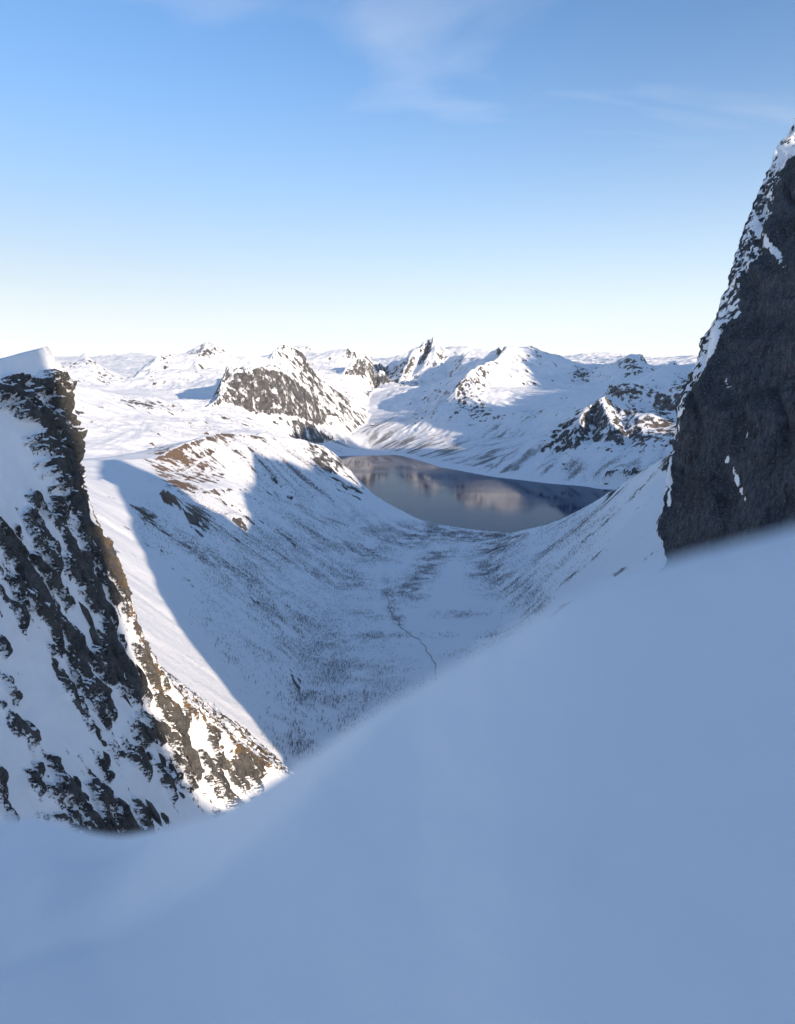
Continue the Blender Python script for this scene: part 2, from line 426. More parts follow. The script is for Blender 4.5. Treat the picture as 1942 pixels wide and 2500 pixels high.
# the right-hand mountain above the far shore
J = 'shore_mountain'
line(J, .3, [(1559,934,4300),(1600,912,4450),(1644,884,4600),(1675,908,4600),(1720,920,4600),(1850,920,4500),(2200,915,4500)])
line(J, .4, [(1489,937,3980),(1547,936,4030),(1605,944,4050),(1660,940,4000),(1740,940,3950),(2200,945,3900)])
line(J, .4, [(1473,972,3850),(1550,975,3900),(1620,1000,3850),(1700,1010,3800),(2200,1010,3800)])
line(J, .5, [(1480,968,3830),(1467,971,3780),(1430,998,3740),(1372,1029,3720),(1333,1049,3680),(1256,1092,3560),(1200,1140,3380)])
line(J, .6, [(1467,971,3780),(1480,1005,3600),(1500,1045,3450),(1520,1085,3350)])
line(J, .4, [(1329,1107,3420),(1390,1100,3400),(1450,1085,3350),(1528,1090,3300),(1644,1086,3250),(1800,1090,3200),(2200,1100,3200)])
# far ring
F = 'far_mountains'
for d_, v_, amp_, sd_ in ((14500, 884, 11, 3), (12500, 893, 8, 8)):
    rf_ = random.Random(sd_)
    pts_ = []; u_ = -420
    while u_ < 2350:
        pk = rf_.random() < 0.5
        pts_.append((u_, v_ - (rf_.uniform(.3, 1.3) if pk else rf_.uniform(-.6, .3)) * amp_, d_ * rf_.uniform(.95, 1.05)))
        u_ += rf_.uniform(22, 60)
    line(F, .7, pts_)
line(F, .3, [(-400,915,10000),(200,915,10000),(300,916,9500),(420,910,9500),(600,910,10500),(1000,905,11000),(1400,905,9500),(1650,910,9000),(2300,910,9000)])
line(F, .3, [(-600,905,24000),(1000,905,24000),(2500,905,24000)])
# the big summits are massifs, not blades: the crest goes on behind the skyline
for r_, ro_, P_ in [l_ for l_ in LINES if l_[0] in [REG[q_] for q_ in ('left_snow_peak', 'rock_topped_peak', 'rounded_mountain', 'far_dome', 'small_rock_peak', 'pyramid_peak', 'bowl_ridge', 'far_back_dome')]
                    and np.hypot(l_[2][:, 0], l_[2][:, 1]).min() > 3800 and l_[2][:, 2].max() > 560]:
    k_ = 1.035
    Q_ = P_ * [k_, k_, 1]; Q_[:, 2] = CAM_Z + (P_[:, 2] - CAM_Z) * k_ - 28
    LINES.append((r_, ro_, Q_))
line(PY, .7, [(1008,866,8220),(1040,850,8360),(1057,842,8400),(1076,858,8320),(1096,878,8180)])
# hollows between the peaks and spurs that run out from them
line(A, .4, [(285,950,5200),(300,938,5800),(316,932,6300),(328,927,7500),(335,922,9000)])
line(A, .5, [(210,873,6500),(222,905,6000),(235,938,5400)])
line('rock_topped_peak', .5, [(381,878,6620),(372,905,6200),(352,938,5600)])
line('rock_topped_peak', .5, [(506,845,7000),(490,885,6500),(470,925,5900),(455,955,5400)])
line('rock_topped_peak', .4, [(560,905,7800),(620,905,7600),(660,900,7400)])
line(R, .3, [(505,985,4500),(530,972,4750),(548,950,5200),(575,925,5800),(610,905,6600)])
line(R, .3, [(700,900,6200),(760,925,6000),(800,945,5900),(850,965,5900)])
line('far_dome', .3, [(700,885,10500),(800,890,10500),(900,900,10300)])
line(PY, .3, [(925,942,8200),(945,925,9300),(960,905,10300)])
line(PY, .7, [(1057,832,8500),(1062,865,8150),(1068,900,7700),(1075,930,7200)])
line(PY, .5, [(1035,862,8300),(1012,905,7900),(1000,940,7450)])
line(PY, .7, [(1020,850,8420),(1000,885,8000),(982,920,7600),(965,948,7250)])
line(PY, .5, [(1085,885,8050),(1092,915,7500),(1100,935,6900)])
line(PY, .6, [(1145,869,7600),(1125,900,7000),(1110,925,6500)])
line(G, .5, [(1302,863,6500),(1310,895,6150),(1318,920,5950)])
line(G, .6, [(1411,901,6350),(1420,930,5950),(1425,945,5700)])
line(G, .6, [(1563,874,5900),(1545,905,5600),(1530,925,5400)])
line(G, .5, [(1180,900,5650),(1190,935,5450),(1195,955,5300)])
line(G, .5, [(1110,950,5500),(1085,985,5250),(1040,1025,4950)])
line(J, .6, [(1430,998,3740),(1410,1040,3520),(1395,1095,3370)])
line(J, .5, [(1452,1005,3760),(1445,1045,3620),(1440,1088,3420)])
line(J, .6, [(1535,985,3850),(1560,1030,3560),(1580,1085,3270)])
line(J, .5, [(1508,1000,3760),(1525,1050,3540),(1540,1090,3350)])
line(J, .6, [(1610,1000,3830),(1625,1040,3560),(1640,1084,3250)])
line(J, .4, [(1480,1150,3060),(1530,1140,3070),(1600,1140,3050)])
# snow apron under the dark wall
AP = 'right_slope'
line(AP, .2, [(2300,1000,900),(1900,1020,1000),(1720,1060,1000),(1640,1105,1000),(1570,1147,1180),(1500,1192,1400),(1440,1232,1600),(1380,1266,1800),(1320,1288,1930),(1270,1301,2050)])
line(AP, .2, [(1300,1560,-160),(1400,1430,-215),(1500,1310,-262),(1590,1220,-300),(1660,1150,-330)])
line(AP, .2, [(1215,1420,-90),(1300,1370,-110),(1400,1310,-150),(1500,1240,-205),(1580,1180,-250)])
line(AP, .2, [(1400,1700,-230),(1600,1500,-300),(1800,1300,-340),(2300,1200,-360)])

NTH, NLR = 700, 1500
TH0, TH1 = math.radians(-42), math.radians(42)
LR0, LR1 = math.log(280.0), math.log(30000.0)

def samples(P, step=0.0012):
    out = []
    for a, b in zip(P[:-1], P[1:]):
        ta, tb = math.atan2(a[0], a[1]), math.atan2(b[0], b[1])
        la, lb = math.log(math.hypot(a[0], a[1])), math.log(math.hypot(b[0], b[1]))
        n = max(2, int(max(abs(ta - tb), abs(la - lb)) / step))
        t = np.linspace(0, 1, n)
        out.append(np.stack([ta + (tb - ta) * t, la + (lb - la) * t, a[2] + (b[2] - a[2]) * t], 1))
    return np.concatenate(out)

def solve():
    S, rg, ro = [], [], []
    for r, rough, P in LINES:
        s = samples(P)
        if r == REG['fjord_bed']: s[:, 2] = -30
        S.append(s); rg.append(np.full(len(s), r)); ro.append(np.full(len(s), rough))
    S = np.concatenate(S); rg = np.concatenate(rg); ro = np.concatenate(ro)
    keep = (S[:, 0] > TH0) & (S[:, 0] < TH1) & (S[:, 1] > LR0) & (S[:, 1] < LR1)
    S, rg, ro = S[keep], rg[keep], ro[keep]
    Z = None
    for lev in (32, 16, 8, 4, 2, 1):
        nt, nl = NTH // lev, NLR // lev
        i = np.clip(((S[:, 1] - LR0) / (LR1 - LR0) * nl).astype(int), 0, nl - 1)
        j = np.clip(((S[:, 0] - TH0) / (TH1 - TH0) * nt).astype(int), 0, nt - 1)
        k = i * nt + j
        w = np.bincount(k, minlength=nl * nt)
        c = np.stack([np.bincount(k, S[:, 2], nl * nt), np.bincount(k, ro, nl * nt)], -1) / np.maximum(w, 1)[:, None]
        m = (w > 0).reshape(nl, nt); c = c.reshape(nl, nt, 2)
        if Z is None: Z = np.full((nl, nt, 2), 0.0) + c[m].mean(0)
        else:
            ii = np.clip((np.arange(nl) + .5) * Z.shape[0] / nl - .5, 0, Z.shape[0] - 1.001)
            jj = np.clip((np.arange(nt) + .5) * Z.shape[1] / nt - .5, 0, Z.shape[1] - 1.001)
            Z = bil(Z, ii[:, None], jj[None, :])
        wt_ = ((LR1 - LR0) / nl / ((TH1 - TH0) / nt)) ** 2
        for _ in range({32: 1500, 16: 600, 8: 300, 4: 160, 2: 80, 1: 50}[lev]):
            Z[m] = c[m]
            Q = np.pad(Z, ((1, 1), (1, 1), (0, 0)), mode='edge')
            Z = (Q[:-2, 1:-1] + Q[2:, 1:-1] + wt_ * (Q[1:-1, :-2] + Q[1:-1, 2:])) / (2 + 2 * wt_)
        Z[m] = 0.85 * c[m] + 0.15 * Z[m]
    # nearest line decides which mountain a spot belongs to
    nt, nl = 140, 200
    tt = TH0 + (np.arange(nt) + .5) / nt * (TH1 - TH0); ll = LR0 + (np.arange(nl) + .5) / nl * (LR1 - LR0)
    D = np.full((nl, nt, len(REG)), 9.0)
    for r in range(len(REG)):
        q = S[rg == r][::12]
        if len(q) == 0: continue
        for a in range(nl):
            d = (tt[:, None] - q[None, :, 0]) ** 2 + (ll[a] - q[None, :, 1]) ** 2
            D[a, :, r] = np.sqrt(d.min(1))
    return Z, D

def bil(Z, fi, fj):
    i = np.floor(fi).astype(int); j = np.floor(fj).astype(int)
    i = np.clip(i, 0, Z.shape[0] - 2); j = np.clip(j, 0, Z.shape[1] - 2)
    a = fi - i; b = fj - j
    if Z.ndim == 3: a = a[..., None]; b = b[..., None]
    return (Z[i, j] * (1 - a) + Z[i + 1, j] * a) * (1 - b) + (Z[i, j + 1] * (1 - a) + Z[i + 1, j + 1] * a) * b

Zs, Dreg = solve()
# mesh grid: fine enough that one cell is about a pixel; more rows where the slopes face us
knots_r = [300, 500, 1000, 2500, 4000, 5200, 7000, 9500, 14000, 16500, 26000]
knots_n = [110, 150, 240, 160, 150, 100, 80, 40, 30, 12]
lr = np.concatenate([np.linspace(math.log(a), math.log(b), n, endpoint=False) for a, b, n in zip(knots_r, knots_r[1:], knots_n)] + [[math.log(26000)]])
th = np.linspace(math.radians(-36), math.radians(36), 750)
NR, NC = len(lr), len(th)
fi = ((lr - LR0) / (LR1 - LR0) * NLR - .5)[:, None] + 0 * th[None, :]
fj = ((th - TH0) / (TH1 - TH0) * NTH - .5)[None, :] + 0 * lr[:, None]
ZR = bil(Zs, fi, fj)
rr = np.exp(lr)[:, None] + 0 * th[None, :]
X = rr * np.sin(th)[None, :]; Y = rr * np.cos(th)[None, :]
Z0 = ZR[..., 0]; RO = ZR[..., 1]
# relief: ridged noise, gullies that run down the slope, and finer roughness
def fade(lam): return sstep(0.6, 1.8, lam / (rr * 0.0035))     # leave out what the cells are too large to carry
gr = np.gradient(Z0, axis=0) / np.gradient(rr, axis=0); gt = np.gradient(Z0, axis=1) / (rr * (th[1] - th[0]))
def blur(a, n):
    for _ in range(n):
        a = (np.roll(a, 1, 0) + a + np.roll(a, -1, 0)) / 3; a = (np.roll(a, 1, 1) + a + np.roll(a, -1, 1)) / 3
    return a
gr, gt = blur(gr, 6), blur(gt, 6)
sn_, cs_ = np.sin(th)[None, :], np.cos(th)[None, :]
gx, gy = gr * sn_ + gt * cs_, gr * cs_ - gt * sn_
gm = np.hypot(gx, gy) + 1e-6
gx, gy = (gx / gm).astype(np.float32), (gy / gm).astype(np.float32)
def streaks(lam, seed):
    """noise smeared along the fall line"""
    o = 0
    for q_ in np.linspace(-1, 1, 7):
        k_ = q_ * lam * 1.6
        o = o + perlin2((X + k_ * gx) / lam, (Y + k_ * gy) / lam, seed) * (1 - 0.5 * q_ * q_)
    return o / 3.2
def relief(x, y, rough):
    x = x.astype(np.float32); y = y.astype(np.float32)
    wx = x + 120 * perlin2(x / 700, y / 700, 11); wy = y + 120 * perlin2(x / 700, y / 700, 12)
    s = 0
    for o, (lam, amp) in enumerate(((900, 26), (430, 32), (210, 25), (100, 15), (48, 8.0), (23, 4.0), (11, 1.9))):
        n = 0.5 * perlin2(wx / lam, wy / lam, 20 + o) + 0.5 * (0.5 - 1.7 * np.abs(perlin2(wx / lam + 9, wy / lam - 4, 40 + o)))
        s = s + amp * n * fade(lam)
    return s * rough
ST1, ST2, ST3 = streaks(90, 61), streaks(36, 62), streaks(14, 63)
slope_scale = np.clip(rr / 2600, 0.42, 2.1)
gully = (16 * ST1 * fade(90) + 8 * ST2 * fade(36) + 3.5 * ST3 * fade(14)) * sstep(0.2, 0.7, gm) * np.clip(RO * 2, 0, 1) * np.clip(rr / 2200, .35, 1.8)
Z = Z0 + relief(X, Y, RO) * slope_scale - np.abs(gully) * 1.2 + gully * 0.5
land = sstep(0.0, 25.0, Z0)
Z = np.where(Z0 > 0.5, np.maximum(Z0 + (Z - Z0) * land, 0.8), np.minimum(Z0, -0.4))
PT = np.stack([X, Y, Z], -1)
NRM = -grid_normals(PT)
NRM *= np.sign(NRM[..., 2:3] + 1e-9)
U, W = project(X, Y, Z)

def paint(blobs):
    out = np.zeros_like(Z)
    for u, v, ru, rv, ang, s, d0, d1 in blobs:
        rad = max(ru, rv) * 2.2
        m = (np.abs(U - u) < rad) & (np.abs(W - v) < rad) & (rr > d0) & (rr < d1)
        if not m.any(): continue
        c, q = math.cos(math.radians(ang)), math.sin(math.radians(ang))
        a = ((U[m] - u) * c + (W[m] - v) * q) / ru; b = (-(U[m] - u) * q + (W[m] - v) * c) / rv
        out[m] = np.maximum(out[m], s * np.exp(-(a * a + b * b) * 1.1))
    return out

slope = np.degrees(np.arccos(np.clip(NRM[..., 2], 0, 1)))
ROCK = paint([
    (430,1145,75,120,-30,1.15,900,2300),(490,1150,75,100,-35,1.,900,2300),(540,1070,70,28,10,1.0,1500,2300),(625,1072,40,18,20,.7,1500,2300),
    (490,1270,40,80,-25,1.0,800,1800),(590,1230,45,30,-10,.55,1200,2000),(800,1130,90,34,40,.95,1700,2500),(850,1185,90,30,35,1.0,1700,2500),(720,1100,60,20,25,.5,1700,2500),
    (350,1250,90,28,35,.8,500,1500),(300,1210,80,22,30,.7,500,1500),(375,1330,70,34,35,.75,500,1500),(250,1180,60,15,30,.45,600,1500),
    (340,985,90,18,8,.9,2600,3600),(420,1000,60,20,15,.6,2600,3700),(230,1000,60,30,0,.45,2400,3600),(200,1060,60,40,0,.4,2200,3400),(380,1060,80,40,0,.4,2200,3400),(260,985,60,20,-10,.55,2600,3600),(290,1050,60,30,0,.35,2200,3600),(430,1010,40,20,30,.55,2600,3800),(480,1035,50,12,35,.6,2600,3800),(450,1065,40,30,40,.5,2300,3800),
    (600,950,62,50,20,1.15,4100,4900),(655,950,60,62,40,1.1,4100,5000),(560,930,25,35,0,.8,4100,4800),(720,960,40,50,35,.7,4200,5000),(640,1000,50,15,5,.7,4100,4700),
    (800,985,70,30,35,.55,4300,5600),(870,1010,50,14,20,.5,4500,5700),
    (210,882,35,12,20,.7,6000,7000),(250,905,30,15,30,.6,6000,7000),(390,882,14,8,0,.7,6200,7200),(430,882,16,6,0,.6,6200,7200),(490,855,34,16,0,.95,6500,7400),(520,865,40,20,0,.7,6300,7400),(400,895,50,20,-20,.6,6000,7200),(180,890,40,16,0,.6,6000,7000),(430,925,60,14,0,.55,5800,7000),(500,920,50,15,0,.45,5800,7000),
    (875,900,28,24,0,1.1,6300,7400),(915,930,20,14,-40,.8,6500,7400),
    (960,925,26,44,20,1.05,6800,8600),(985,900,20,44,25,.95,7000,8600),(1000,935,50,26,-15,.7,6500,8300),(1000,900,26,50,15,.6,7000,8700),(1060,860,30,26,0,.45,7500,8800),(1085,868,14,20,30,.75,7500,8800),(1030,930,60,30,-30,.5,6300,8300),(1060,970,60,14,-20,.55,5300,7300),(1110,910,50,12,-25,.5,5600,7500),(1150,875,10,10,0,.7,6500,8000),
    (1130,965,26,66,5,1.1,4600,5700),(1150,930,30,14,20,.7,4800,5800),(1170,1005,46,36,30,.95,4400,5500),(1160,1035,30,14,-20,.7,4200,5200),(1080,985,40,30,-30,.45,4500,5800),
    (1228,866,8,10,0,.8,5900,6800),(1265,868,10,12,0,.5,5900,6800),(1310,870,45,12,5,.65,6000,6900),(1420,915,32,28,10,1.05,5500,6700),(1480,915,30,14,0,.45,5500,6500),(1545,897,40,22,10,1.05,5200,6300),(1590,920,16,10,0,.6,5300,6300),
    (1395,995,20,6,15,.6,4400,5400),
    (1530,960,90,34,3,1.0,3600,4300),(1620,985,75,55,20,1.,3500,4300),(1680,950,60,60,0,1.,3500,4700),(1490,955,18,18,0,.9,3600,4200),
    (1455,1030,75,80,-30,1.,3100,3950),(1385,1062,85,50,-25,1.,3100,3900),(1510,1050,60,85,25,1.,3100,3900),(1570,1045,85,75,20,1.,3100,3900),(1640,1050,95,65,10,1.,3000,3900),(1540,1000,90,40,10,.9,3200,4200),(1340,1090,30,20,-20,.5,3200,3700),
    (1590,1165,50,22,-30,.5,700,1400),(1560,1190,30,20,-30,.45,700,1500),(1620,1200,40,14,-25,.55,700,1300),
])
ROCK = np.maximum(ROCK, sstep(40, 62, slope) * np.where(rr > 6800, 0.5, np.where(rr > 1200, 0.85, 0.55)) * sstep(30, 80, Z))
ROCK = np.maximum(ROCK, 0.34 * sstep(60, 150, Z) * sstep(8, 30, slope) * np.clip(.75 + 1.2 * perlin2(X / 260, Y / 260, 77) + 1.2 * ST1 + 1.2 * ST2, 0, 1.9))
rel_ = slope - blur(slope, 14)
ROCK = np.clip(0.86 * np.minimum(ROCK, 1.0) + sstep(.1, .4, ROCK) * (0.2 * ST1 + 0.25 * ST2 + 0.25 * ST3 + np.clip(rel_ / 22, -.3, .3) + np.clip((slope - 36) / 60, -.07, .2)), 0, .95)
WOOD = paint([
    (880,1060,120,40,-15,.8,4000,5600),(1000,1090,140,40,10,.95,3900,5200),(1100,1100,120,45,15,.95,3600,5000),(1200,1120,110,45,15,1.,3300,4700),
    (1300,1110,120,45,-10,.75,3200,4500),(1230,1060,140,40,-25,.7,3500,4900),(1400,1140,130,45,5,.85,2800,3700),(1530,1140,110,45,5,.85,2700,3600),(1650,1140,80,60,0,.8,2700,3600),
    (1060,1045,110,50,-20,.55,4200,5400),(960,1030,90,30,-10,.55,4600,6500),(790,1045,100,35,25,.6,4000,5300),(700,1030,60,25,10,.35,3800,5000),(860,1020,60,20,10,.5,4800,6200),
    (560,1030,120,30,15,.4,2800,4000),(300,1050,170,50,0,.32,2200,3300),(450,1040,90,40,10,.4,2300,3600),(700,1160,200,90,35,.7,1300,2400),(560,1350,200,110,35,.6,500,1800),(760,1300,160,90,25,.5,900,2300),(760,1560,180,140,20,.45,450,1500),(500,1600,120,140,-35,.2,400,900),(330,900,200,40,0,.15,4000,7200),(1400,1250,180,100,-30,.5,600,1900),
])
WOOD *= sstep(3, 14, Z) * np.clip(0.85 + 1.4 * ST1 + 1.4 * ST2, 0.15, 1.7)
BROWN = paint([(420,1140,90,120,-30,1.,900,2300),(500,1130,60,60,0,.6,900,2300),(540,1070,60,25,10,.6,1500,2300),(640,1075,50,18,20,.5,1500,2300),
    (480,1040,80,40,20,.75,2300,3800),(300,1050,120,40,0,.35,2200,3500),(430,1010,40,20,30,.5,2600,3800),(1560,975,110,30,10,.35,3600,4300),(1650,1060,80,50,0,.35,3100,4000),
    (480,1560,70,120,-35,.35,400,900),(600,1720,80,60,35,.6,400,900),(330,1290,60,60,0,.5,500,1200)])

NAMES = {
    'valley_ground': ('ground', 'flat snowy valley floor with dark birch thickets and a thin stream'),
    'far_shore': ('shore', 'snow-edged far shore of the fjord below wooded slopes'),
    'fjord_bed': ('lake_bed', 'bed of the fjord under the dark water'),
    'left_slope': ('hillside', 'long snowy left valley side crossed by the big mountain shadow'),
    'near_hill': ('hill', 'snowy hill with brown rock band and sunlit top beside the fjord'),
    'middle_hill': ('hill', 'low sunlit rounded hill with scattered rocks behind the near hill'),
    'left_snow_peak': ('mountain', 'small sunlit snow peak beside the dark overhanging cliff top'),
    'rock_topped_peak': ('mountain', 'sunlit snow mountain with dark rocky summit above a shaded bowl'),
    'rounded_mountain': ('mountain', 'dome-topped mountain with a broad grey cliff face in the sun'),
    'back_valley': ('valley', 'wooded shaded valley running inland from the head of the fjord'),
    'far_dome': ('mountain', 'pale smooth snow domes far behind the rounded mountain'),
    'small_rock_peak': ('mountain', 'little dark rocky peak in front of the pale far domes'),
    'pyramid_peak': ('mountain', 'sharp fluted snow pyramid, highest summit on the skyline'),
    'far_back_dome': ('mountain', 'pale rounded snow dome just behind the sharp pyramid'),
    'bowl_ridge': ('mountain', 'broad mountain with half-lit snow bowl between two rocky peaks'),
    'shore_mountain': ('mountain', 'mountain with ribbed rock buttresses and white cone above the far shore'),
    'far_mountains': ('mountain', 'thin line of faint white mountains along the horizon'),
    'right_slope': ('hillside', 'smooth shaded snow slope below the dark rock wall'),
}
di = np.clip((lr - LR0) / (LR1 - LR0) * 200 - .5, 0, 198.999)
dj = np.clip((th - TH0) / (TH1 - TH0) * 140 - .5, 0, 138.999)
RGN = bil(Dreg, di[:, None] + 0 * dj[None, :], dj[None, :] + 0 * di[:, None]).argmin(-1)
FACES = grid_faces(NR, NC)
face_reg = RGN[:-1, :-1].reshape(-1)
Pf = PT.reshape(-1, 3); Nf = NRM.reshape(-1, 3)
for key, r in REG.items():
    fs = FACES[face_reg == r]
    if len(fs) == 0: continue
    used, inv = np.unique(fs, return_inverse=True)
    nm, lab = NAMES[key]
    o = mesh_obj(nm, Pf[used], inv.reshape(-1, 4), M_TERR)
    set_attr(o, 'rock', ROCK.reshape(-1)[used]); set_attr(o, 'wood', WOOD.reshape(-1)[used]); set_attr(o, 'brown', BROWN.reshape(-1)[used])
    o.data.normals_split_custom_set_from_vertices(Nf[used].astype(np.float32))
    tag(o, lab, nm.replace('_', ' '), None, 'structure')

# fjord surface
wv = []
wth = np.linspace(math.radians(-36), math.radians(60), 60); wr = np.geomspace(1400, 7000, 30)
WX = wr[:, None] * np.sin(wth)[None, :]; WY = wr[:, None] * np.cos(wth)[None, :]
fj_ = mesh_obj('fjord_water', np.stack([WX, WY, 0 * WX], -1).reshape(-1, 3), grid_faces(30, 60), M_WATER)
tag(fj_, 'calm dark blue fjord mirroring the snowy mountains', 'fjord', None, 'structure')

# ------------------------------------------------------------------ the hill the camera stands on, with the drifted bank in front
SA, SL = np.array([math.sin(SUN_AZ), math.cos(SUN_AZ)]), np.array([-math.cos(SUN_AZ), math.sin(SUN_AZ)])
bank_u = np.array([-900,-300,-100,0,60,110,160,210,300,420,520,620,700,800,900,1000,1100,1200,1300,1400,1500,1600,1700,1800,1942,2200,3000], float)
bank_v = np.array([2080,2040,2015,2000,1990,1993,2015,2040,2052,2032,2000,1945,1890,1822,1752,1685,1620,1557,1500,1448,1405,1370,1340,1312,1272,1210,1150], float)
bx, by, bz = ray(bank_u, bank_v)
b_az = np.arctan2(bx, by); b_el = np.arctan2(bz, np.hypot(bx, by))
front = np.radians(np.linspace(-62, 62, 320)); back = np.radians(np.linspace(62, 298, 90))[1:-1]
TB = np.concatenate([front, back])
RB = np.concatenate([np.geomspace(0.12, 3, 150), np.geomspace(3, 320, 90)[1:]])
tb = TB[None, :] + 0 * RB[:, None]; rb = RB[:, None] + 0 * TB[None, :]
xb, yb = rb * np.sin(tb), rb * np.cos(tb)
az = (tb + math.pi) % (2 * math.pi) - math.pi
def smooth_az(xp, fp, sig=1.6):
    g = np.radians(np.linspace(-75, 75, 1501)); f = np.interp(g, xp, fp)
    kx = np.arange(-80, 81) * 0.1; w_ = np.exp(-(kx / sig) ** 2 / 2); w_ /= w_.sum()
    return np.interp(az, g, np.convolve(np.pad(f, 80, mode='edge'), w_, 'valid'))
el = smooth_az(b_az, b_el, 1.1)
dc = smooth_az(np.radians([-62, -30, -24, -15, 0, 15, 30, 62]), [1.1, .95, .85, .62, .5, .46, .5, .7], 5)
zc = dc * np.tan(el)
t = np.clip(rb / dc, 0, 1)
fsel = np.abs(az[0]) < math.radians(33)
cx_, cy_ = dc[0] * np.sin(az[0]), dc[0] * np.cos(az[0])
Af = np.stack([1 + 0 * cx_, cx_, cx_ ** 2], 1)[fsel]
cf = np.linalg.lstsq(Af, zc[0][fsel], rcond=None)[0]
xq = np.clip(xb, -1.0, 1.0)
mean_crest = cf[0] + cf[1] * xq + cf[2] * xq ** 2                       # smooth cross-profile of the drift
yc_ = 0.5
body = mean_crest - 1.5 * np.maximum(yc_ - yb, 0) ** 1.15
zin = body + (zc - (cf[0] + cf[1] * np.clip(dc * np.sin(az), -1, 1) + cf[2] * np.clip(dc * np.sin(az), -1, 1) ** 2 - 1.5 * np.maximum(yc_ - dc * np.cos(az), 0) ** 1.15)) * t ** 2.5
# tangent to the sight line at the crest, rolling over beyond it
e = np.maximum(rb - dc, 0)
steep = np.tan(np.radians(52.0))
k = np.tan(el)
roll = zc + k * e - (steep + k) * (e * e / (e + 0.35))
zf = np.where(rb < dc, zin, roll)
la = xb * SA[0] + yb * SA[1]; ll_ = xb * SL[0] + yb * SL[1]
zbk = -0.7 - sstep(50, 60, ll_) * 0.8 * np.clip(150 - la, 0, 150) + np.minimum(0.62 * np.clip(la, 0, 260), np.interp(ll_, [-400, 48, 55, 56, 68, 87, 119, 200, 330], [150, 145, 100, 22, -26, -46, -98, -200, -270]))  # unseen ridge behind the camera, its profile shaped to cast the near shadow
wgt = sstep(math.radians(58), math.radians(86), np.abs(az)) * sstep(0.4, 2.5, rb)
wgt = np.maximum(wgt, sstep(math.radians(70), math.radians(100), np.abs(az)))
zf = zf * (1 - wgt) + zbk * wgt
zf = zf + 0.012 * np.minimum(rb, 1.2) * perlin2(xb * 2.6, yb * 2.6, 5) + 0.004 * np.minimum(rb, 1) * perlin2(xb * 9, yb * 9, 6)
zf = zf + sstep(4, 30, rb) * 3.0 * perlin2(xb / 18, yb / 18, 8)
zf = np.maximum(zf + CAM_Z, 190.0)
PB = np.stack([xb, yb, zf], -1).reshape(-1, 3)
FB = grid_faces(len(RB), len(TB), True)
row = np.repeat(np.arange(len(RB) - 1), len(TB))
cut = int(np.searchsorted(RB, 6.0))
NB = -grid_normals(np.concatenate([PB.reshape(len(RB), -1, 3)[:, -1:], PB.reshape(len(RB), -1, 3), PB.reshape(len(RB), -1, 3)[:, :1]], 1))[:, 1:-1]
NB *= np.sign(NB[..., 2:3] + 1e-9); NB = NB.reshape(-1, 3)
for nm, lab, sel in (('snow_bank', 'smooth blurred snow bank filling the bottom of the picture', row < cut),
                     ('knoll', 'steep snow hill rising around the viewpoint behind the snow bank', row >= cut)):
    fs = FB[sel]
    used, inv = np.unique(fs, return_inverse=True)
    o = mesh_obj(nm, PB[used], inv.reshape(-1, 4), M_SNOW)
    o.data.normals_split_custom_set_from_vertices(NB[used].astype(np.float32))
    tag(o, lab, nm.replace('_', ' '), None, 'structure')

# ------------------------------------------------------------------ sheets of rock near the camera
def plane_through(a, b, c):
    a, b, c = map(np.array, (a, b, c))
    n = np.cross(b - a, c - a); n = n / np.linalg.norm(n)
    return a, n

def hit(pl, u, v):
    p0, n = pl
    x, y, z = ray(u, v)
    d = np.stack(np.broadcast_arrays(x, y, z), -1)
    c = np.array([0, 0, CAM_Z])
    s = ((p0 - c) @ n) / (d @ n)
    return c + d * s[..., None]

# --- left cliff
out_l = np.array([(-20,-40),(100,853),(128,884),(160,905),(179,934),(172,958),(173,985),(166,1008),(180,1040),(188,1090),(187,1130),(196,1190),(226,1240),(250,1300),(286,1360),(318,1440),(327,1500),(352,1560),(396,1640),(450,1705),(520,1765),(585,1815),(640,1850),(700,1893),(780,1960),(900,2080)], float)[1:]
plL = plane_through(at(700, 1890, 200), at(150, 900, 195), at(-200, 1950, 128))
nL = plL[1] * (1 if plL[1] @ (np.array([0, 0, CAM_Z]) - plL[0]) > 0 else -1)
arc = np.concatenate([[0], np.cumsum(np.hypot(*np.diff(out_l, axis=0).T))])
NS, NTc, NBk = 780, 345, 32
s = np.linspace(0, arc[-1], NS)
cu, cv = np.interp(s, arc, out_l[:, 0]), np.interp(s, arc, out_l[:, 1])
cu = cu + sstep(900, 940, cv) * (7 * perlin2(s / 55, 0 * s, 901) + 6 * perlin2(s / 22, 0 * s + 3, 902) + 4 * perlin2(s / 9, 0 * s + 7, 903))
tt = np.linspace(0, 1, NTc) ** 1.12
UU = cu[:, None] + (-170 - cu[:, None]) * tt[None, :]
drop = np.interp(cv, [853, 950, 1200, 1500, 1900, 2080], [70, 80, 90, 110, 180, 240])
VV = cv[:, None] + drop[:, None] * tt[None, :]
BL = hit(plL, UU, VV)
# round the far end: the wall turns away past its outline
edge = BL[:, :1]
kk = np.linspace(0, 1, NBk)[::-1][:-1]
turn = np.array([-0.55, 0.83, -0.05])
bk = edge + kk[None, :, None] ** 1.5 * 60 * turn - (kk[None, :, None] ** 0.8) * 5 * nL * 0.6
BL = np.concatenate([bk, BL], 1)
UL, VL = project(BL[..., 0], BL[..., 1], BL[..., 2])
du = np.concatenate([-(kk[None, :] * 60 + 0 * s[:, None]), (cu[:, None] - UU)], 1)   # pixels in from the outline
x, y, z = BL[..., 0], BL[..., 1], BL[..., 2]
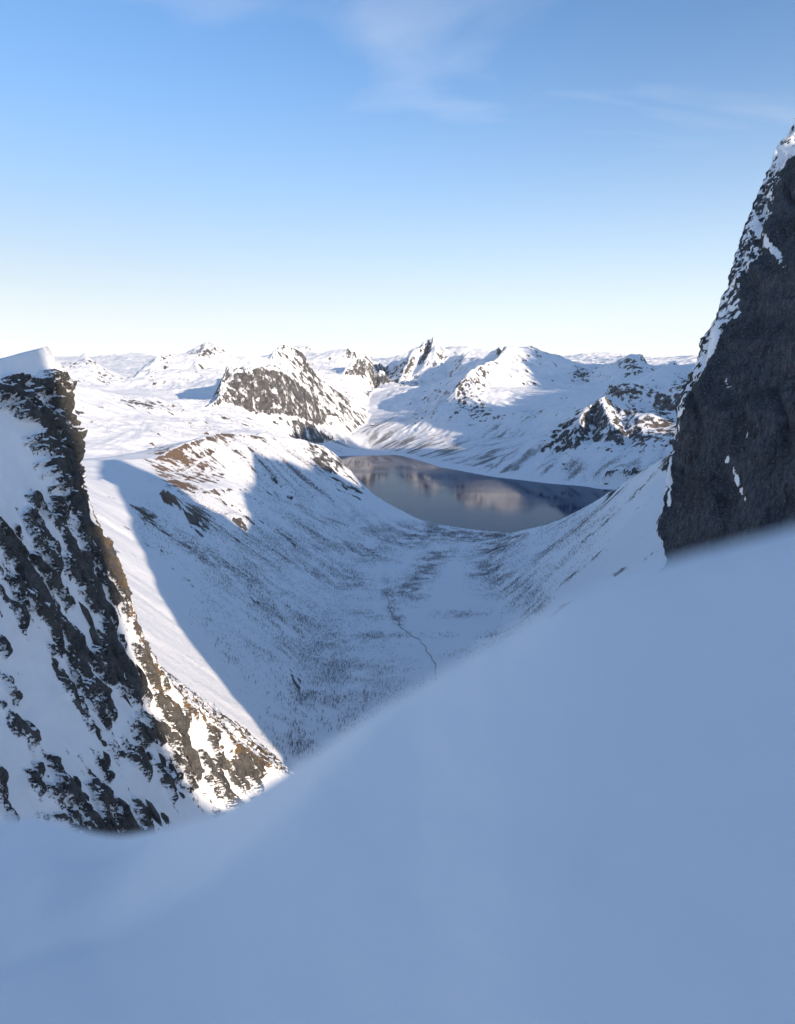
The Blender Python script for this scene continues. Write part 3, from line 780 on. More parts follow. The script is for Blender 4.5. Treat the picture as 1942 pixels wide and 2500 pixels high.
# the strata run down to the right: coordinates along / across the dip of the wall
hz = np.cross(nL, [0, 0, 1.0]); hz /= np.linalg.norm(hz); dn = np.cross(nL, hz); dn /= np.linalg.norm(dn)
q = BL - plL[0]
ch, cd = q @ hz, q @ dn
def wall_dir(p_, deg):
    """unit direction in the wall whose picture, seen from the viewpoint, falls to the right at this angle"""
    best = None
    for t_ in np.linspace(0, 2 * math.pi, 361):
        w_ = hz * math.cos(t_) + dn * math.sin(t_)
        a_, b_ = project(*p_), project(*(p_ + w_))
        e_ = abs(math.atan2(b_[1] - a_[1], b_[0] - a_[0]) - math.radians(deg))
        if best is None or e_ < best[0]: best = (e_, w_)
    return best[1]
axl = wall_dir(hit(plL, np.array(260.), np.array(1600.)), 62)
axs = np.cross(nL, axl)
cb, ca = q @ axl, q @ axs
big = fbm3(x / 26, y / 26, z / 26, 4, 3)
strk = fbm3(ca / 2.4, cb / 11, x * 0, 3, 17, 0.55)
blk = fbm3(x / 7, y / 7, z / 5.5, 3, 29, 0.5, True)
def blob2(u, v, L_):
    o = np.zeros_like(u)
    for a, b, ra, rb_, an, sg in L_:
        c_, s_ = math.cos(math.radians(an)), math.sin(math.radians(an))
        p = ((u - a) * c_ + (v - b) * s_) / ra; w = (-(u - a) * s_ + (v - b) * c_) / rb_
        g = np.exp(-(p * p + w * w) ** 1.6)
        o = np.where(np.abs(sg) * g > np.abs(o), sg * g, o)
    return o
dens = blob2(UL, VL, [
    (95,975,120,55,5,1.),(150,1010,60,130,10,1.),(20,960,80,40,0,.9),(150,1130,55,90,0,1.),(110,1090,60,40,20,.75),(20,895,140,26,-8,-1.),(120,885,40,16,30,-.5),
    (-60,1120,110,120,0,-1.),(30,1180,40,90,0,-.9),(75,1050,55,18,20,-.6),
    (110,1270,55,80,0,.7),(190,1330,50,140,-10,.95),(90,1370,60,60,0,.6),(60,1310,40,60,0,.35),(250,1400,40,90,-20,.8),
    (190,1560,70,170,-22,.85),(300,1600,60,150,-28,.95),(230,1480,60,120,-15,.8),(60,1430,70,120,-25,.45),(130,1430,60,120,-20,.6),(430,1770,60,90,-38,.75),(380,1680,50,90,-35,.85),(100,1520,60,90,-30,.4),(30,1480,40,60,-30,.5),(20,1400,50,60,-30,.4),
    (250,1700,26,70,-20,.6),(340,1800,20,30,-20,.5),(250,1850,20,30,0,.45),(400,1870,60,50,-30,.6),(480,1830,60,50,-38,.8),(560,1850,70,40,-40,.85),(600,1880,80,40,-35,.8),
    (160,1640,22,50,-25,.55),(50,1680,90,90,0,-.35),(110,1830,120,90,0,-.4),(330,1720,50,30,-30,-.3),(270,1790,80,50,-30,.1),(420,1920,90,60,-30,.25),
    (120,1995,70,16,15,.85),(250,2025,110,40,8,.95),(330,1990,30,50,-20,.6),(400,1950,40,60,-25,.4),(500,1940,40,50,-30,.4),(230,1950,20,40,-15,.5),
])
base = 0.47 + 0.42 * dens
edge_bias = (0.25 - 0.2 * sstep(1180, 1320, VL)) * np.exp(-((du - 15) / 30) ** 2) * sstep(880, 940, VL)
upper = 1 - sstep(1150, 1300, VL)
strl = fbm3(ca / 6, cb / 26, 0 * ca, 3, 217, 0.5)
ledge = fbm3(x / 7, y / 7, z / 2.6, 2, 231, 0.5)
slab = 1 - 2.2 * np.abs(perlin2(ca / 3.4 + 0.7 * perlin2(ca / 6, cb / 11, 7), cb / 17, 8))
pat = (1.2 * strl + 1.5 * strk) * (1 - 0.6 * upper) + (0.3 * blk + 0.8 * ledge) * upper + 0.22 * slab * (1 - upper) + 0.10 * big
rockv = base + edge_bias + 0.62 * pat - 0.26
rockv = np.where(du < -1, 0.5 + 0.6 * pat, rockv)
rock_m = sstep(0.40, 0.60, rockv)
disp = 2.4 * big + rock_m * (0.8 + 0.9 * blk + 1.1 * strk + 1.2 * slab) + upper * rock_m * 2.4 * fbm3(x / 11, y / 11, z / 6, 3, 51, 0.5, True)
disp = disp * sstep(-2, 25, np.abs(du) + 5) 
fine = perlin3(x / 2.2, y / 2.2, z / 2.2, 71) * (0.08 + 0.25 * rock_m)
PL = BL + (disp + fine)[..., None] * nL
snowtop = fbm3(x / 3, y / 3, z / 3, 2, 81)
NLv = grid_normals(PL); NLv *= np.sign((NLv @ nL)[..., None] + 1e-9)
rockv = rockv - 0.5 * sstep(0.66, 0.9, NLv[..., 2] + 0.15 * snowtop)
wn_ = fbm3(x / 5, y / 5, z / 5, 3, 333)
sun_gold = sstep(-50, -5, -du - 2 + 30 * wn_) * sstep(1150, 1260, VL) * sstep(-.25, .2, wn_) * 0.85  # sunlit gold painted along the rim, broken up by noise
rockv = rockv - sstep(-905, -880, -VL)
sun_gold = np.maximum(sun_gold, np.exp(-((UL - 570) / 40) ** 2 - ((VL - 1825) / 40) ** 2) * .8 * sstep(-.2, .2, wn_))  # one more painted patch of sunlit gold, low on the rim
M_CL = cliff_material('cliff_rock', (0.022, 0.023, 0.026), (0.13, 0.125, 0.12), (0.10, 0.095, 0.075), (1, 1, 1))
fl = grid_faces(NS, BL.shape[1])
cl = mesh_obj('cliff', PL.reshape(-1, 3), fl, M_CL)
set_attr(cl, 'across', ca); set_attr(cl, 'along', cb); set_attr(cl, 'rock', np.clip(rockv, 0, 1)); set_attr(cl, 'sun_gold', np.clip(sun_gold, 0, 1))
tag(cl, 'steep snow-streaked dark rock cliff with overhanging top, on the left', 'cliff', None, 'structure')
# the snow roof running back from the cliff's top
top = PL[0]
NBr = 40
rows = [top + (f ** 1.2) * 45 * np.array([-0.35, 0.9, -0.12]) + np.array([0, 0, 1.5 * math.sin(min(f * 6, 3.14))]) for f in np.linspace(0, 1, NBr)]
cap = np.stack(rows[::-1])
capo = mesh_obj('snow_cap', cap.reshape(-1, 3), grid_faces(NBr, cap.shape[1]), M_SNOW)
tag(capo, 'smooth snow roof on top of the overhanging cliff', 'snow cap', None, 'structure')

# --- right wall
out_r = np.array([(2900,700),(2650,430),(2400,250),(2200,205),(2050,225),(1985,262),(1942,292),(1915,335),(1885,385),(1862,440),(1845,490),(1818,555),(1792,628),(1772,700),(1745,775),(1718,835),(1690,905),(1668,955),(1652,1000),(1655,1030),(1644,1060),(1638,1110),(1626,1170),(1618,1230),(1603,1270),(1604,1300),(1616,1335),(1622,1372),(1590,1420),(1562,1480),(1540,1560),(1528,1700),(1520,2000),(1515,2700)], float)
nR = np.array([-0.80, -0.50, 0.30]); nR /= np.linalg.norm(nR)
arc = np.concatenate([[0], np.cumsum(np.hypot(*np.diff(out_r, axis=0).T))])
NS2, NT2, NB2 = 560, 240, 46
s = np.linspace(0, arc[-1], NS2)
cu, cv = np.interp(s, arc, out_r[:, 0]), np.interp(s, arc, out_r[:, 1])
cu = cu + 8 * perlin2(s / 90, 0 * s, 911) + 7 * perlin2(s / 38, 0 * s + 3, 912) + 5 * perlin2(s / 15, 0 * s + 7, 913) + 3 * perlin2(s / 6, 0 * s + 1, 914)
tt = np.linspace(0, 1, NT2) ** 1.3
UU = cu[:, None] + np.maximum(3000 - cu[:, None], 300) * tt[None, :]
VV = cv[:, None] + np.interp(cv, [200, 300, 1300], [350, 150, 0])[:, None] * tt[None, :]
D0 = np.interp(cv, [200, 290, 640, 1000, 1360, 1700], [468, 462, 372, 326, 300, 290])[:, None]
D0 = np.where(cu[:, None] > 1945, 465 + 0 * D0, D0)
D0 = D0 * 1.12
duR = (UU - cu[:, None]) / 1000
DR = D0 * (1 - np.interp(cv, [290, 900], [.62, .36])[:, None] * np.clip(duR, 0, .45) - 0.10 * np.clip(duR - .45, 0, .8))
BR = np.stack(at(UU, VV, DR), -1)
edge = BR[:, :1]
kk = np.linspace(0, 1, NB2)[::-1][:-1]
turn = np.array([0.62, 0.78, 0.0])
hgt = np.clip((edge[..., 2:3] - 300) / 250, 0, 1)
bk = edge + kk[None, :, None] ** 1.4 * (60 + 120 * (1 - hgt)) * turn + (kk[None, :, None] ** 1.4) * np.array([0, 0, -1.0]) * 70 - (kk[None, :, None] ** 0.7) * 4 * nR
BR = np.concatenate([bk, BR], 1)
UR, VR = project(BR[..., 0], BR[..., 1], BR[..., 2])
du = np.concatenate([-(kk[None, :] * 60 + 0 * s[:, None]), (UU - cu[:, None])], 1)
x, y, z = BR[..., 0], BR[..., 1], BR[..., 2]
big = fbm3(x / 45, y / 45, z / 90, 4, 103)
vst = fbm3(x / 8, y / 8, z / 40, 5, 117, 0.6)
blk = fbm3(x / 12, y / 12, z / 14, 5, 129, 0.55, True)
wid = np.interp(cv, [200, 290, 420, 600, 800, 950, 1050, 1100, 1400], [400, 130, 60, 55, 70, 45, 22, 6, 4])[:, None]
snowband = 1 - sstep(0.55, 1.05, np.abs(du) / wid + 0.9 * fbm3(x / 14, y / 14, z / 30, 4, 141))
wu, wv_ = 9 * fbm3(x / 9, y / 9, z / 9, 3, 301), 14 * fbm3(x / 9, y / 9, z / 9, 3, 302)
gul = blob2(UR + wu, VR + wv_, [(1885,610,12,60,-35,1.),(1850,560,10,30,-10,.9),(1800,1185,8,55,-22,1.),(1775,1110,7,24,28,.9),(1822,1060,6,28,8,.85),(1780,935,5,20,-5,.85),(1750,830,10,60,18,.9),(1630,1160,9,45,0,.9),(1632,1215,6,25,0,.9),(1905,350,60,60,0,.6),(1720,900,8,40,15,.8),(1672,1010,8,22,40,.8)])
dusting = 0.5 * sstep(0.0, 0.5, fbm3(x / 2.6, y / 2.6, z / 9, 4, 171, .65)) * np.interp(VR, [200, 900, 1300], [.5, .25, .1])
rockv = 1.02 - 0.75 * snowband * (0.60 + 2.0 * fbm3(x / 2.2, y / 2.2, z / 5, 5, 155, .7)) - gul * (0.75 + 1.3 * fbm3(x / 3, y / 3, z / 5, 4, 156, .65)) - 0.75 * dusting + 0.35 * vst
rockv = np.where(du < -2, 0.35 + 0.5 * vst, rockv)
rock_m = sstep(.4, .6, rockv)
groove = np.abs(perlin3((0.9 * x - 0.5 * y) / 16 + 0.8 * perlin2(x / 20, z / 30, 5), z / 110, 0 * z, 188))
disp = 10 * big + 0.7 * blk + 1.5 * vst - 3.2 * np.clip(0.22 - groove, 0, 1) / 0.22 + 0.5 * fbm3(x / 2.2, y / 2.2, z / 9, 4, 161, .65)
disp = disp * sstep(-4, 30, np.abs(du) + 4)
PR = BR + disp[..., None] * nR
M_WALL = cliff_material('wall_rock', (0.006, 0.008, 0.011), (0.105, 0.118, 0.138), (0.018, 0.023, 0.032), (1, 1, 0.22), 0.8, 0.5, 0.9, 0.22)
wl = mesh_obj('rock_wall', PR.reshape(-1, 3), grid_faces(NS2, BR.shape[1])[:, ::-1], M_WALL)
set_attr(wl, 'across', 0.9 * x - 0.5 * y); set_attr(wl, 'along', z); set_attr(wl, 'rock', np.clip(rockv, 0, 1)); set_attr(wl, 'sun_gold', 0 * rockv)
tag(wl, 'huge dark near-vertical rock wall with snowy edge, on the right', 'cliff', None, 'structure')

# ------------------------------------------------------------------ unseen mountains added on the right to cast shadows into the view
def shadow_mountain(name, label, crest, n, pitch=1.25):
    C = np.array([[SA[0] * a + SL[0] * l, SA[1] * a + SL[1] * l, h] for a, l, h in crest])
    half = C[:, 2].max() * 0.8
    x0, x1 = C[:, 0].min() - half, C[:, 0].max() + half; y0, y1 = C[:, 1].min() - half, C[:, 1].max() + half
    gx, gy = np.meshgrid(np.linspace(x0, x1, n), np.linspace(y0, y1, n))
    hgt = np.zeros_like(gx)
    for a, b in zip(C[:-1], C[1:]):
        ab = b[:2] - a[:2]; t = np.clip(((gx - a[0]) * ab[0] + (gy - a[1]) * ab[1]) / (ab @ ab), 0, 1)
        d = np.hypot(gx - a[0] - t * ab[0], gy - a[1] - t * ab[1])
        hh = a[2] + (b[2] - a[2]) * t
        hgt = np.maximum(hgt, hh - d * pitch)
    hgt = hgt * (1 + 0.035 * perlin2(gx / 140, gy / 140, 3) + 0.03 * perlin2(gx / 55, gy / 55, 4)) - 5
    o = mesh_obj(name, np.stack([gx, gy, hgt], -1).reshape(-1, 3), grid_faces(n, n), M_TERR)
    for nm, v in (('rock', .4), ('wood', 0), ('brown', 0)): set_attr(o, nm, np.full(n * n, v))
    return tag(o, label, 'mountain', None, 'structure')
shadow_mountain('mountain', 'unseen rocky ridge added behind the dark wall to shade the left hill',
    [(60,500,605),(120,545,585),(200,575,530),(200,649,519),(200,710,545),(200,777,587),(200,903,639),(200,948,671),(200,961,716),(200,1102,698),(200,1306,666),(200,1402,581),(150,1500,640)], 140)
shadow_mountain('mountain', 'unseen high snow range added right of the fjord to cast shadow over it',
    [(150,1500,640),(0,1900,830),(-200,2300,950),(-300,2520,1035),(-300,2620,1080),(-300,2900,1010),(-300,2960,940),(-300,3020,560),(-300,3300,560),(-300,3380,1120),(-300,3600,1190),(-300,3850,1060),(-300,4100,1130),(-300,4500,1180),(-300,4700,1350),(-300,5200,1740),(-300,5500,1780),(-300,6000,1500),(-300,6500,800)], 150, 5.0)
# ------------------------------------------------------------------ birches of the valley
TREE = paint([
    (760,1570,140,80,25,.55,450,1500),(870,1650,140,60,15,.6,450,1300),(690,1500,130,60,30,.7,450,1500),(600,1420,130,60,32,.5,450,1500),(480,1350,120,50,35,.28,450,1500),(400,1290,80,50,35,.15,500,1500),
    (930,1690,110,45,0,.5,450,1000),(760,1700,100,55,15,.55,450,1000),(720,1800,90,60,10,.45,430,900),(850,1760,100,50,0,.5,430,900),(640,1610,100,50,35,.35,450,1000),(560,1530,90,50,35,.25,450,1000),
    (800,1400,90,35,20,.8,900,2000),(720,1340,130,50,25,.55,900,2000),(600,1310,120,50,28,.3,900,2000),(880,1345,70,28,10,.7,1200,2300),(960,1305,80,22,12,1.,1400,2400),(1050,1300,100,16,5,1.3,1500,2400),(1150,1312,100,10,0,1.3,1500,2300),(860,1270,100,30,30,.4,1400,2300),(760,1230,120,50,35,.25,1400,2300),
    (1036,1397,24,55,32,1.1,900,1800),(1000,1440,35,30,0,.9,900,1700),(1070,1360,40,14,-15,.7,1100,1900),(950,1460,16,40,-10,.8,800,1600),(965,1505,14,25,-30,.8,800,1500),
    (1195,1400,40,45,20,.9,800,1900),(1260,1440,60,36,20,.8,700,1600),(1290,1485,50,26,0,.8,700,1400),(1210,1345,60,22,-12,.7,1000,2000),(1350,1370,110,50,-25,.3,600,1800),(1240,1560,70,22,-15,.6,600,1200),(1150,1600,60,14,-10,.5,600,1200),(1400,1300,110,50,-30,.18,600,1900),
    (920,1552,60,10,0,.7,700,1200),(930,1580,60,8,0,.4,700,1200),(1120,1500,60,9,-3,.5,800,1300),(1060,1555,50,8,0,.3,700,1200),(880,1500,50,14,10,.5,800,1400),
    (520,1260,80,40,30,.15,900,1800),(680,1190,100,40,30,.2,1400,2300),
])
TREE = np.minimum(TREE, 0.62)
patch = np.clip(0.6 + 1.2 * perlin2(X / 45, Y / 45, 401) + 0.9 * perlin2(X / 16, Y / 16, 402), 0.02, 2.0)
fw = (TREE * patch)[:-1, :-1]
area = (rr * np.gradient(rr, axis=0) * (th[1] - th[0]))[:-1, :-1]
fw = np.where((Z[:-1, :-1] > 1.5) & (TREE[:-1, :-1] > .04), fw * area, 0)
N_TREES = 72000
csum = np.cumsum(fw.ravel()); tot = csum[-1]
pick = np.searchsorted(csum, rng.random(N_TREES) * tot)
pi, pj = np.unravel_index(np.clip(pick, 0, fw.size - 1), fw.shape)
fa, fb = rng.random(N_TREES), rng.random(N_TREES)
def on_grid(A_): return (A_[pi, pj] * (1 - fa) + A_[pi + 1, pj] * fa) * (1 - fb) + (A_[pi, pj + 1] * (1 - fa) + A_[pi + 1, pj + 1] * fa) * fb
tx, ty, tz = on_grid(X), on_grid(Y), on_grid(Z)
tu, tv = project(tx, ty, tz)
hgt_t = rng.uniform(1.8, 4.6, N_TREES) * (0.8 + 0.3 * rng.random(N_TREES))
seen = (tu > 20) & (tu < 1930) & (tv < np.interp(tu, bank_u, bank_v) - 25) & (tu > np.interp(tv, out_l[:, 1], out_l[:, 0]) + 30)
dist = np.hypot(tx, ty)
order = np.argsort(np.where(seen, dist / hgt_t, 1e9))
near = order[:300]; rest = order[300:]
M_TWIG = plain('birch_twigs', (0.15, 0.135, 0.13), 0.9, 0.3, 2.0)
M_BARK = plain('birch_bark', (0.10, 0.085, 0.08), 0.9, 0.4, 4.0)
def birch_meshes(seed):
    r_ = random.Random(seed)
    V_, F_ = [], []
    n = 6; H = 1.0
    for k_, (zz, rad) in enumerate(((-.05, .022), (.3, .017), (.65, .010), (.95, .003))):
        ox, oy = 0.03 * math.sin(zz * 4 + seed), 0.03 * math.cos(zz * 3 + seed)
        for i_ in range(n): V_.append((ox + rad * math.cos(i_ * 2 * math.pi / n), oy + rad * math.sin(i_ * 2 * math.pi / n), zz * H))
    for k_ in range(3):
        for i_ in range(n): F_.append((k_ * n + i_, k_ * n + (i_ + 1) % n, (k_ + 1) * n + (i_ + 1) % n, (k_ + 1) * n + i_))
    tm = bpy.data.meshes.new('trunk'); tm.from_pydata(V_, [], F_); tm.materials.append(M_BARK)
    V_, F_ = [], []
    for _ in range(46):
        z0 = r_.uniform(.12, .85); a_ = r_.uniform(0, 6.283); ln = r_.uniform(.16, .36) * (1.15 - z0 * .7); up = r_.uniform(.4, 1.1)
        d_ = Vector((math.cos(a_), math.sin(a_), up)).normalized(); sd = Vector((-math.sin(a_), math.cos(a_), 0)) * r_.uniform(.008, .02)
        p0 = Vector((0, 0, z0)); p1 = p0 + d_ * ln * .6 + sd; p2 = p0 + d_ * ln * .6 - sd; p3 = p0 + d_ * ln
        b_ = len(V_); V_ += [tuple(p0), tuple(p1), tuple(p3), tuple(p2)]; F_.append((b_, b_ + 1, b_ + 2, b_ + 3))
    cm = bpy.data.meshes.new('crown'); cm.from_pydata(V_, [], F_); cm.materials.append(M_TWIG)
    return tm, cm
protos = [birch_meshes(q_) for q_ in range(4)]
for c_, i_ in enumerate(near):
    root = bpy.data.objects.new('birch_tree', None); COL.objects.link(root)
    root.location = (tx[i_], ty[i_], tz[i_]); root.rotation_euler = (0, 0, rng.random() * 6.28)
    root.scale = (hgt_t[i_] * rng.uniform(.8, 1.2),) * 2 + (hgt_t[i_],)
    where = ('just below the sunlit strip, near the foot of the left crag' if tu[i_] < 740 else 'low on the left slope above the bank rim' if tu[i_] < 840 else
             'on the lower valley floor left of the stream, above the bank rim' if tu[i_] < 960 else 'beside the stream above the bank rim' if tu[i_] < 1100 else 'at the foot of the right slope above the bank rim')
    size = 'tall' if hgt_t[i_] > 4.3 else 'middle-sized' if hgt_t[i_] > 3.4 else 'short'
    tag(root, size + ' bare birch ' + where, 'tree', 'nearest bare birches on the shaded valley side')
    for nm, me_ in zip(('trunk', 'crown'), protos[c_ % 4]):
        o = bpy.data.objects.new(nm, me_); COL.objects.link(o); o.parent = root
# the other birches: bundles of thin upright blades, one mass
nb = 3
m_ = len(rest)
aa = rng.random((m_, nb)) * 6.283; lean = rng.uniform(.05, .32, (m_, nb)); hh_ = hgt_t[rest][:, None] * rng.uniform(.55, 1.0, (m_, nb)); wd = rng.uniform(.06, .135, (m_, nb)) * (0.6 + dist[rest][:, None] / 2200)
bx_, by_, bz_ = (q_[rest][:, None] for q_ in (tx, ty, tz))
pa = aa + rng.uniform(1.0, 2.1, (m_, nb))
top_ = np.stack([bx_ + np.cos(aa) * lean * hh_, by_ + np.sin(aa) * lean * hh_, bz_ + hh_], -1)
mid = np.stack([bx_ + np.cos(aa) * lean * hh_ * .5, by_ + np.sin(aa) * lean * hh_ * .5, bz_ + hh_ * .55], -1)
wv3 = np.stack([np.cos(pa) * wd, np.sin(pa) * wd, 0 * wd], -1)
bot = np.stack([bx_ + 0 * aa, by_ + 0 * aa, bz_ - .2 + 0 * aa], -1)
TV = np.stack([bot, mid + wv3, top_, mid - wv3], 2).reshape(-1, 3)
TF = np.arange(len(TV)).reshape(-1, 4)
wood = mesh_obj('birch_wood', TV, TF, M_TWIG, smooth=False)
tag(wood, 'thin bare birch scrub scattered over the valley floor and slopes', 'birch wood', None, 'stuff')

# ------------------------------------------------------------------ stream, houses on the shores, rocks standing out of the cliff's snow
def ground_at(u, v):
    m = (np.abs(U - u) < 4) & (np.abs(W - v) < 4)
    i = np.argwhere(m)
    i = tuple(i[rr[m].argmin()])
    return float(X[i]), float(Y[i]), float(Z[i])
sp_ = np.array([(1060,1660),(1068,1630),(1062,1612),(1050,1594),(1042,1577),(1030,1562),(1008,1548),(983,1530),(972,1512),(957,1492),(952,1470),(946,1440)], float)
tq = np.linspace(0, len(sp_) - 1, 90)
su = np.interp(tq, np.arange(len(sp_)), sp_[:, 0]) + 2.5 * np.sin(tq * 5.1); sv = np.interp(tq, np.arange(len(sp_)), sp_[:, 1])
G3 = np.array([ground_at(a, b) for a, b in zip(su, sv)])
kern = np.array([1, 2, 3, 2, 1]) / 9.0
G3 = np.stack([np.convolve(np.pad(G3[:, c], 2, mode='edge'), kern, 'valid') for c in range(3)], 1)
dx = np.gradient(G3[:, 0]); dy = np.gradient(G3[:, 1]); ln_ = np.hypot(dx, dy) + 1e-6
wdt = 0.12 + 0.7 * np.abs(perlin2(np.arange(len(G3)) / 5.0, 0 * np.arange(len(G3)), 3)) + 0.15 * rng.random(len(G3))
side = np.stack([-dy / ln_ * wdt, dx / ln_ * wdt, 0 * dx], 1)
rows = np.stack([G3 - side * 1.6 + [0, 0, -.6], G3 - side + [0, 0, .55], G3 + side + [0, 0, .55], G3 + side * 1.6 + [0, 0, -.6]], 1)
st = mesh_obj('stream', rows.reshape(-1, 3), grid_faces(len(G3), 4)[:, ::-1], plain('stream_water', (0.03, 0.035, 0.045), 0.3, 0.4, 0.3))
tag(st, 'thin dark open stream winding across the snowy valley floor', 'stream', None, 'structure')

M_ROOF = plain('snowy_roof', (0.8, 0.81, 0.83), 0.8, 0.05)
def house(label, u, v, L_, W_, H_, wall, rz):
    gx_, gy_, gz_ = ground_at(u, v)
    r = bpy.data.objects.new('cabin', None); COL.objects.link(r); r.location = (gx_, gy_, gz_ - .5); r.rotation_euler = (0, 0, rz)
    tag(r, label, 'cabin', 'cabins on the far shore')
    a, b, h, g = L_ / 2, W_ / 2, H_, H_ + W_ * .42
    vv = [(-a,-b,-2),(a,-b,-2),(a,b,-2),(-a,b,-2),(-a,-b,h),(a,-b,h),(a,b,h),(-a,b,h),(-a,0,g),(a,0,g)]
    me_ = bpy.data.meshes.new('wall'); me_.from_pydata(vv, [], [(0,1,5,4),(2,3,7,6),(1,2,6,9,5),(3,0,4,8,7)]); me_.materials.append(wall)
    o = bpy.data.objects.new('wall', me_); COL.objects.link(o); o.parent = r
    e_ = .6; V_, F_ = [], []
    for s_ in (-1, 1):
        k_ = len(V_)
        for dz in (0.05, .45):
            V_ += [(-a - e_, s_ * (b + e_), h - e_ * .84 + dz), (a + e_, s_ * (b + e_), h - e_ * .84 + dz), (a + e_, 0, g + dz), (-a - e_, 0, g + dz)]
        F_ += [tuple(k_ + q_ for q_ in f) for f in ((0,1,2,3),(4,5,6,7),(0,1,5,4),(1,2,6,5),(2,3,7,6),(3,0,4,7))]
    me_ = bpy.data.meshes.new('roof'); me_.from_pydata(V_, [], F_); me_.materials.append(M_ROOF)
    o = bpy.data.objects.new('roof', me_); COL.objects.link(o); o.parent = r
    M_DK = plain('dark_opening', (0.03, 0.03, 0.035), 0.3)
    for nm, x0, x1, z0, z1 in (('door', -.6, .6, 0, 2.2), ('window', -a * .7, -a * .7 + 1.6, 1.0, 2.3), ('window', a * .4, a * .4 + 1.6, 1.0, 2.3)):
        me_ = bpy.data.meshes.new(nm); y_ = -b - .05
        me_.from_pydata([(x0,y_,z0),(x1,y_,z0),(x1,y_,z1),(x0,y_,z1),(x0,-b+.1,z0),(x1,-b+.1,z0),(x1,-b+.1,z1),(x0,-b+.1,z1)], [], [(0,1,2,3),(0,1,5,4),(1,2,6,5),(2,3,7,6),(3,0,4,7)]); me_.materials.append(M_DK)
        o = bpy.data.objects.new(nm, me_); COL.objects.link(o); o.parent = r
    return r
M_RED, M_GREY = plain('red_boards', (0.10, 0.05, 0.045), 0.8), plain('grey_boards', (0.12, 0.12, 0.12), 0.8)
house('small dark cabin on the wooded slope below the ribbed rock buttresses', 1379, 1130, 16, 10, 5, M_RED, .3)
house('small dark cabin just below its neighbour under the ribbed rock buttresses', 1381, 1141, 14, 9, 4.5, M_GREY, .2)
house('tiny boathouse at the waterline below the ribbed mountain', 1484, 1184, 14, 9, 5, M_GREY, .1)
house('lone dark cabin in the valley beyond the head of the fjord', 907, 1036, 26, 16, 8, M_GREY, -.4)

def rock_mesh(seed):
    r_ = random.Random(seed)
    bm = bmesh.new()
    for _ in range(13):
        d_ = Vector((r_.gauss(0, 1), r_.gauss(0, 1), r_.gauss(0, 1))).normalized()
        bm.verts.new((d_.x * r_.uniform(.8, 1.15), d_.y * r_.uniform(.8, 1.15), d_.z * r_.uniform(.8, 1.15)))
    res = bmesh.ops.convex_hull(bm, input=bm.verts)
    bmesh.ops.delete(bm, geom=[g_ for g_ in res['geom_interior'] if isinstance(g_, bmesh.types.BMVert)], context='VERTS')
    me_ = bpy.data.meshes.new('rock'); bm.to_mesh(me_); bm.free()
    for nm, v_ in (('rock', 1.0), ('sun_gold', 0.0)):
        at_ = me_.attributes.new(nm, 'FLOAT', 'POINT'); at_.data.foreach_set('value', [v_] * len(me_.vertices))
    me_.materials.append(M_CL)
    return me_
rmesh = [rock_mesh(q_) for q_ in range(7)]
spots = [(150,1640,26,11),(172,1668,30,12),(185,1700,22,10),(160,1655,16,8),(140,1615,14,8),(355,1796,26,13),(348,1838,22,9),(362,1850,14,7),(250,1812,14,8),(258,1850,20,10),(240,1872,16,8),(252,1893,12,7),(398,1858,26,9),(412,1888,24,9),(430,1922,20,8),(446,1938,14,6),(516,1905,30,8),(405,2000,16,11),(352,1985,40,10),(372,2020,30,9),(285,1995,34,14),(250,2010,26,12),(232,2020,16,10),(190,1975,14,6),(185,1915,18,5),(200,1945,14,5),(236,1788,26,6),(300,1690,40,9),(270,1640,50,11),(330,1650,34,9),(215,1500,40,12),(240,1570,36,10),(120,1400,36,15),(460,1865,22,7),(545,1870,20,8),(575,1905,20,7),(500,1840,18,7),(620,1880,14,6),(440,1800,16,5)]
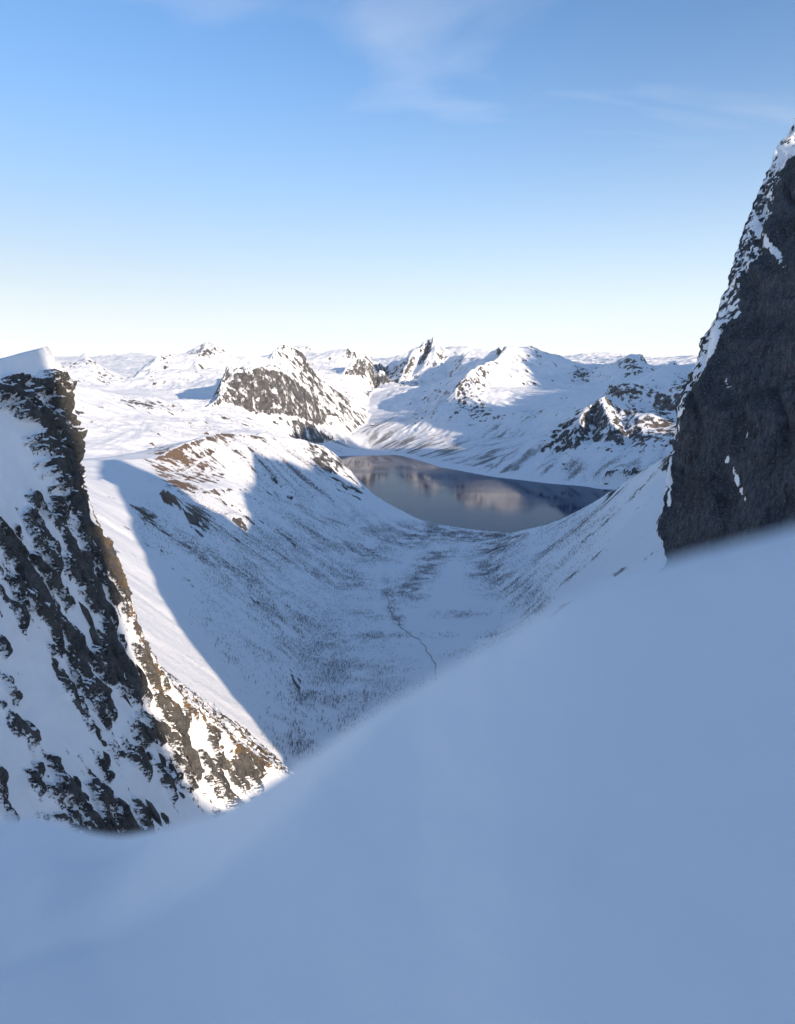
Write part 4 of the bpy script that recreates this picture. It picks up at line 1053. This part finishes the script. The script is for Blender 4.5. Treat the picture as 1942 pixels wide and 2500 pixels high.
URr, VRr = UL.reshape(-1), VL.reshape(-1); PLr = PL.reshape(-1, 3); duL = np.concatenate([-(np.linspace(0, 1, NBk)[::-1][:-1][None, :] + 0 * PL[:, :1, 0]), 1 + 0 * PL[:, NBk - 1:, 0]], 1).reshape(-1)
nv = Vector(nL)
for q_, (u_, v_, l_, w_) in enumerate(spots):
    j_ = np.where(duL > 0, (URr - u_) ** 2 + (VRr - v_) ** 2, 1e12).argmin()
    p_ = PLr[j_]
    # long axis: down and to the right, like the bedding of the wall
    ax = Vector(wall_dir(p_, 62 + (q_ * 7 % 17) - 8)); ay = nv.cross(ax)
    l_, w_ = l_ * 1.15, w_ * 0.62
    d1 = project(*(p_ + np.array(ax))); d0 = project(*p_); pxm = max(2.0, math.hypot(float(d1[0] - d0[0]), float(d1[1] - d0[1])))
    d2 = project(*(p_ + np.array(ay))); pym = max(2.0, math.hypot(float(d2[0] - d0[0]), float(d2[1] - d0[1])))
    o = bpy.data.objects.new('rock', rmesh[q_ % 7]); COL.objects.link(o); o.parent = cl
    Mx = Matrix((ax, ay, nv)).transposed().to_4x4()
    o.matrix_world = Matrix.Translation(Vector(p_)) @ Mx @ Matrix.Diagonal((l_ / pxm, min(w_ / pym, 3.0), 1.1, 1))

# ------------------------------------------------------------------ thin cold air between here and the far ranges
if True:
    k = NT('thin_haze')
    k.t.nodes.remove(k.b)
    vol = k.n('ShaderNodeVolumePrincipled', ins={'Color': (0.93, 0.96, 1.0, 1), 'Density': 1.0e-5, 'Anisotropy': 0.0})
    k.t.links.new(vol.outputs[0], k.t.nodes['Material Output'].inputs['Volume'])
    x0, x1, y0, y1, z0, z1 = -19000, 19000, -2500, 27000, -60, 1950
    hz_o = mesh_obj('haze', [(x0,y0,z0),(x1,y0,z0),(x1,y1,z0),(x0,y1,z0),(x0,y0,z1),(x1,y0,z1),(x1,y1,z1),(x0,y1,z1)],
                    [(3,2,1,0),(4,5,6,7),(0,1,5,4),(1,2,6,5),(2,3,7,6),(3,0,4,7)], k.m, smooth=False)
    tag(hz_o, 'thin pale winter haze filling the air over the fjord', 'haze', None, 'stuff')
SC.cycles.volume_bounces = 0
SC.cycles.volume_step_rate = 4
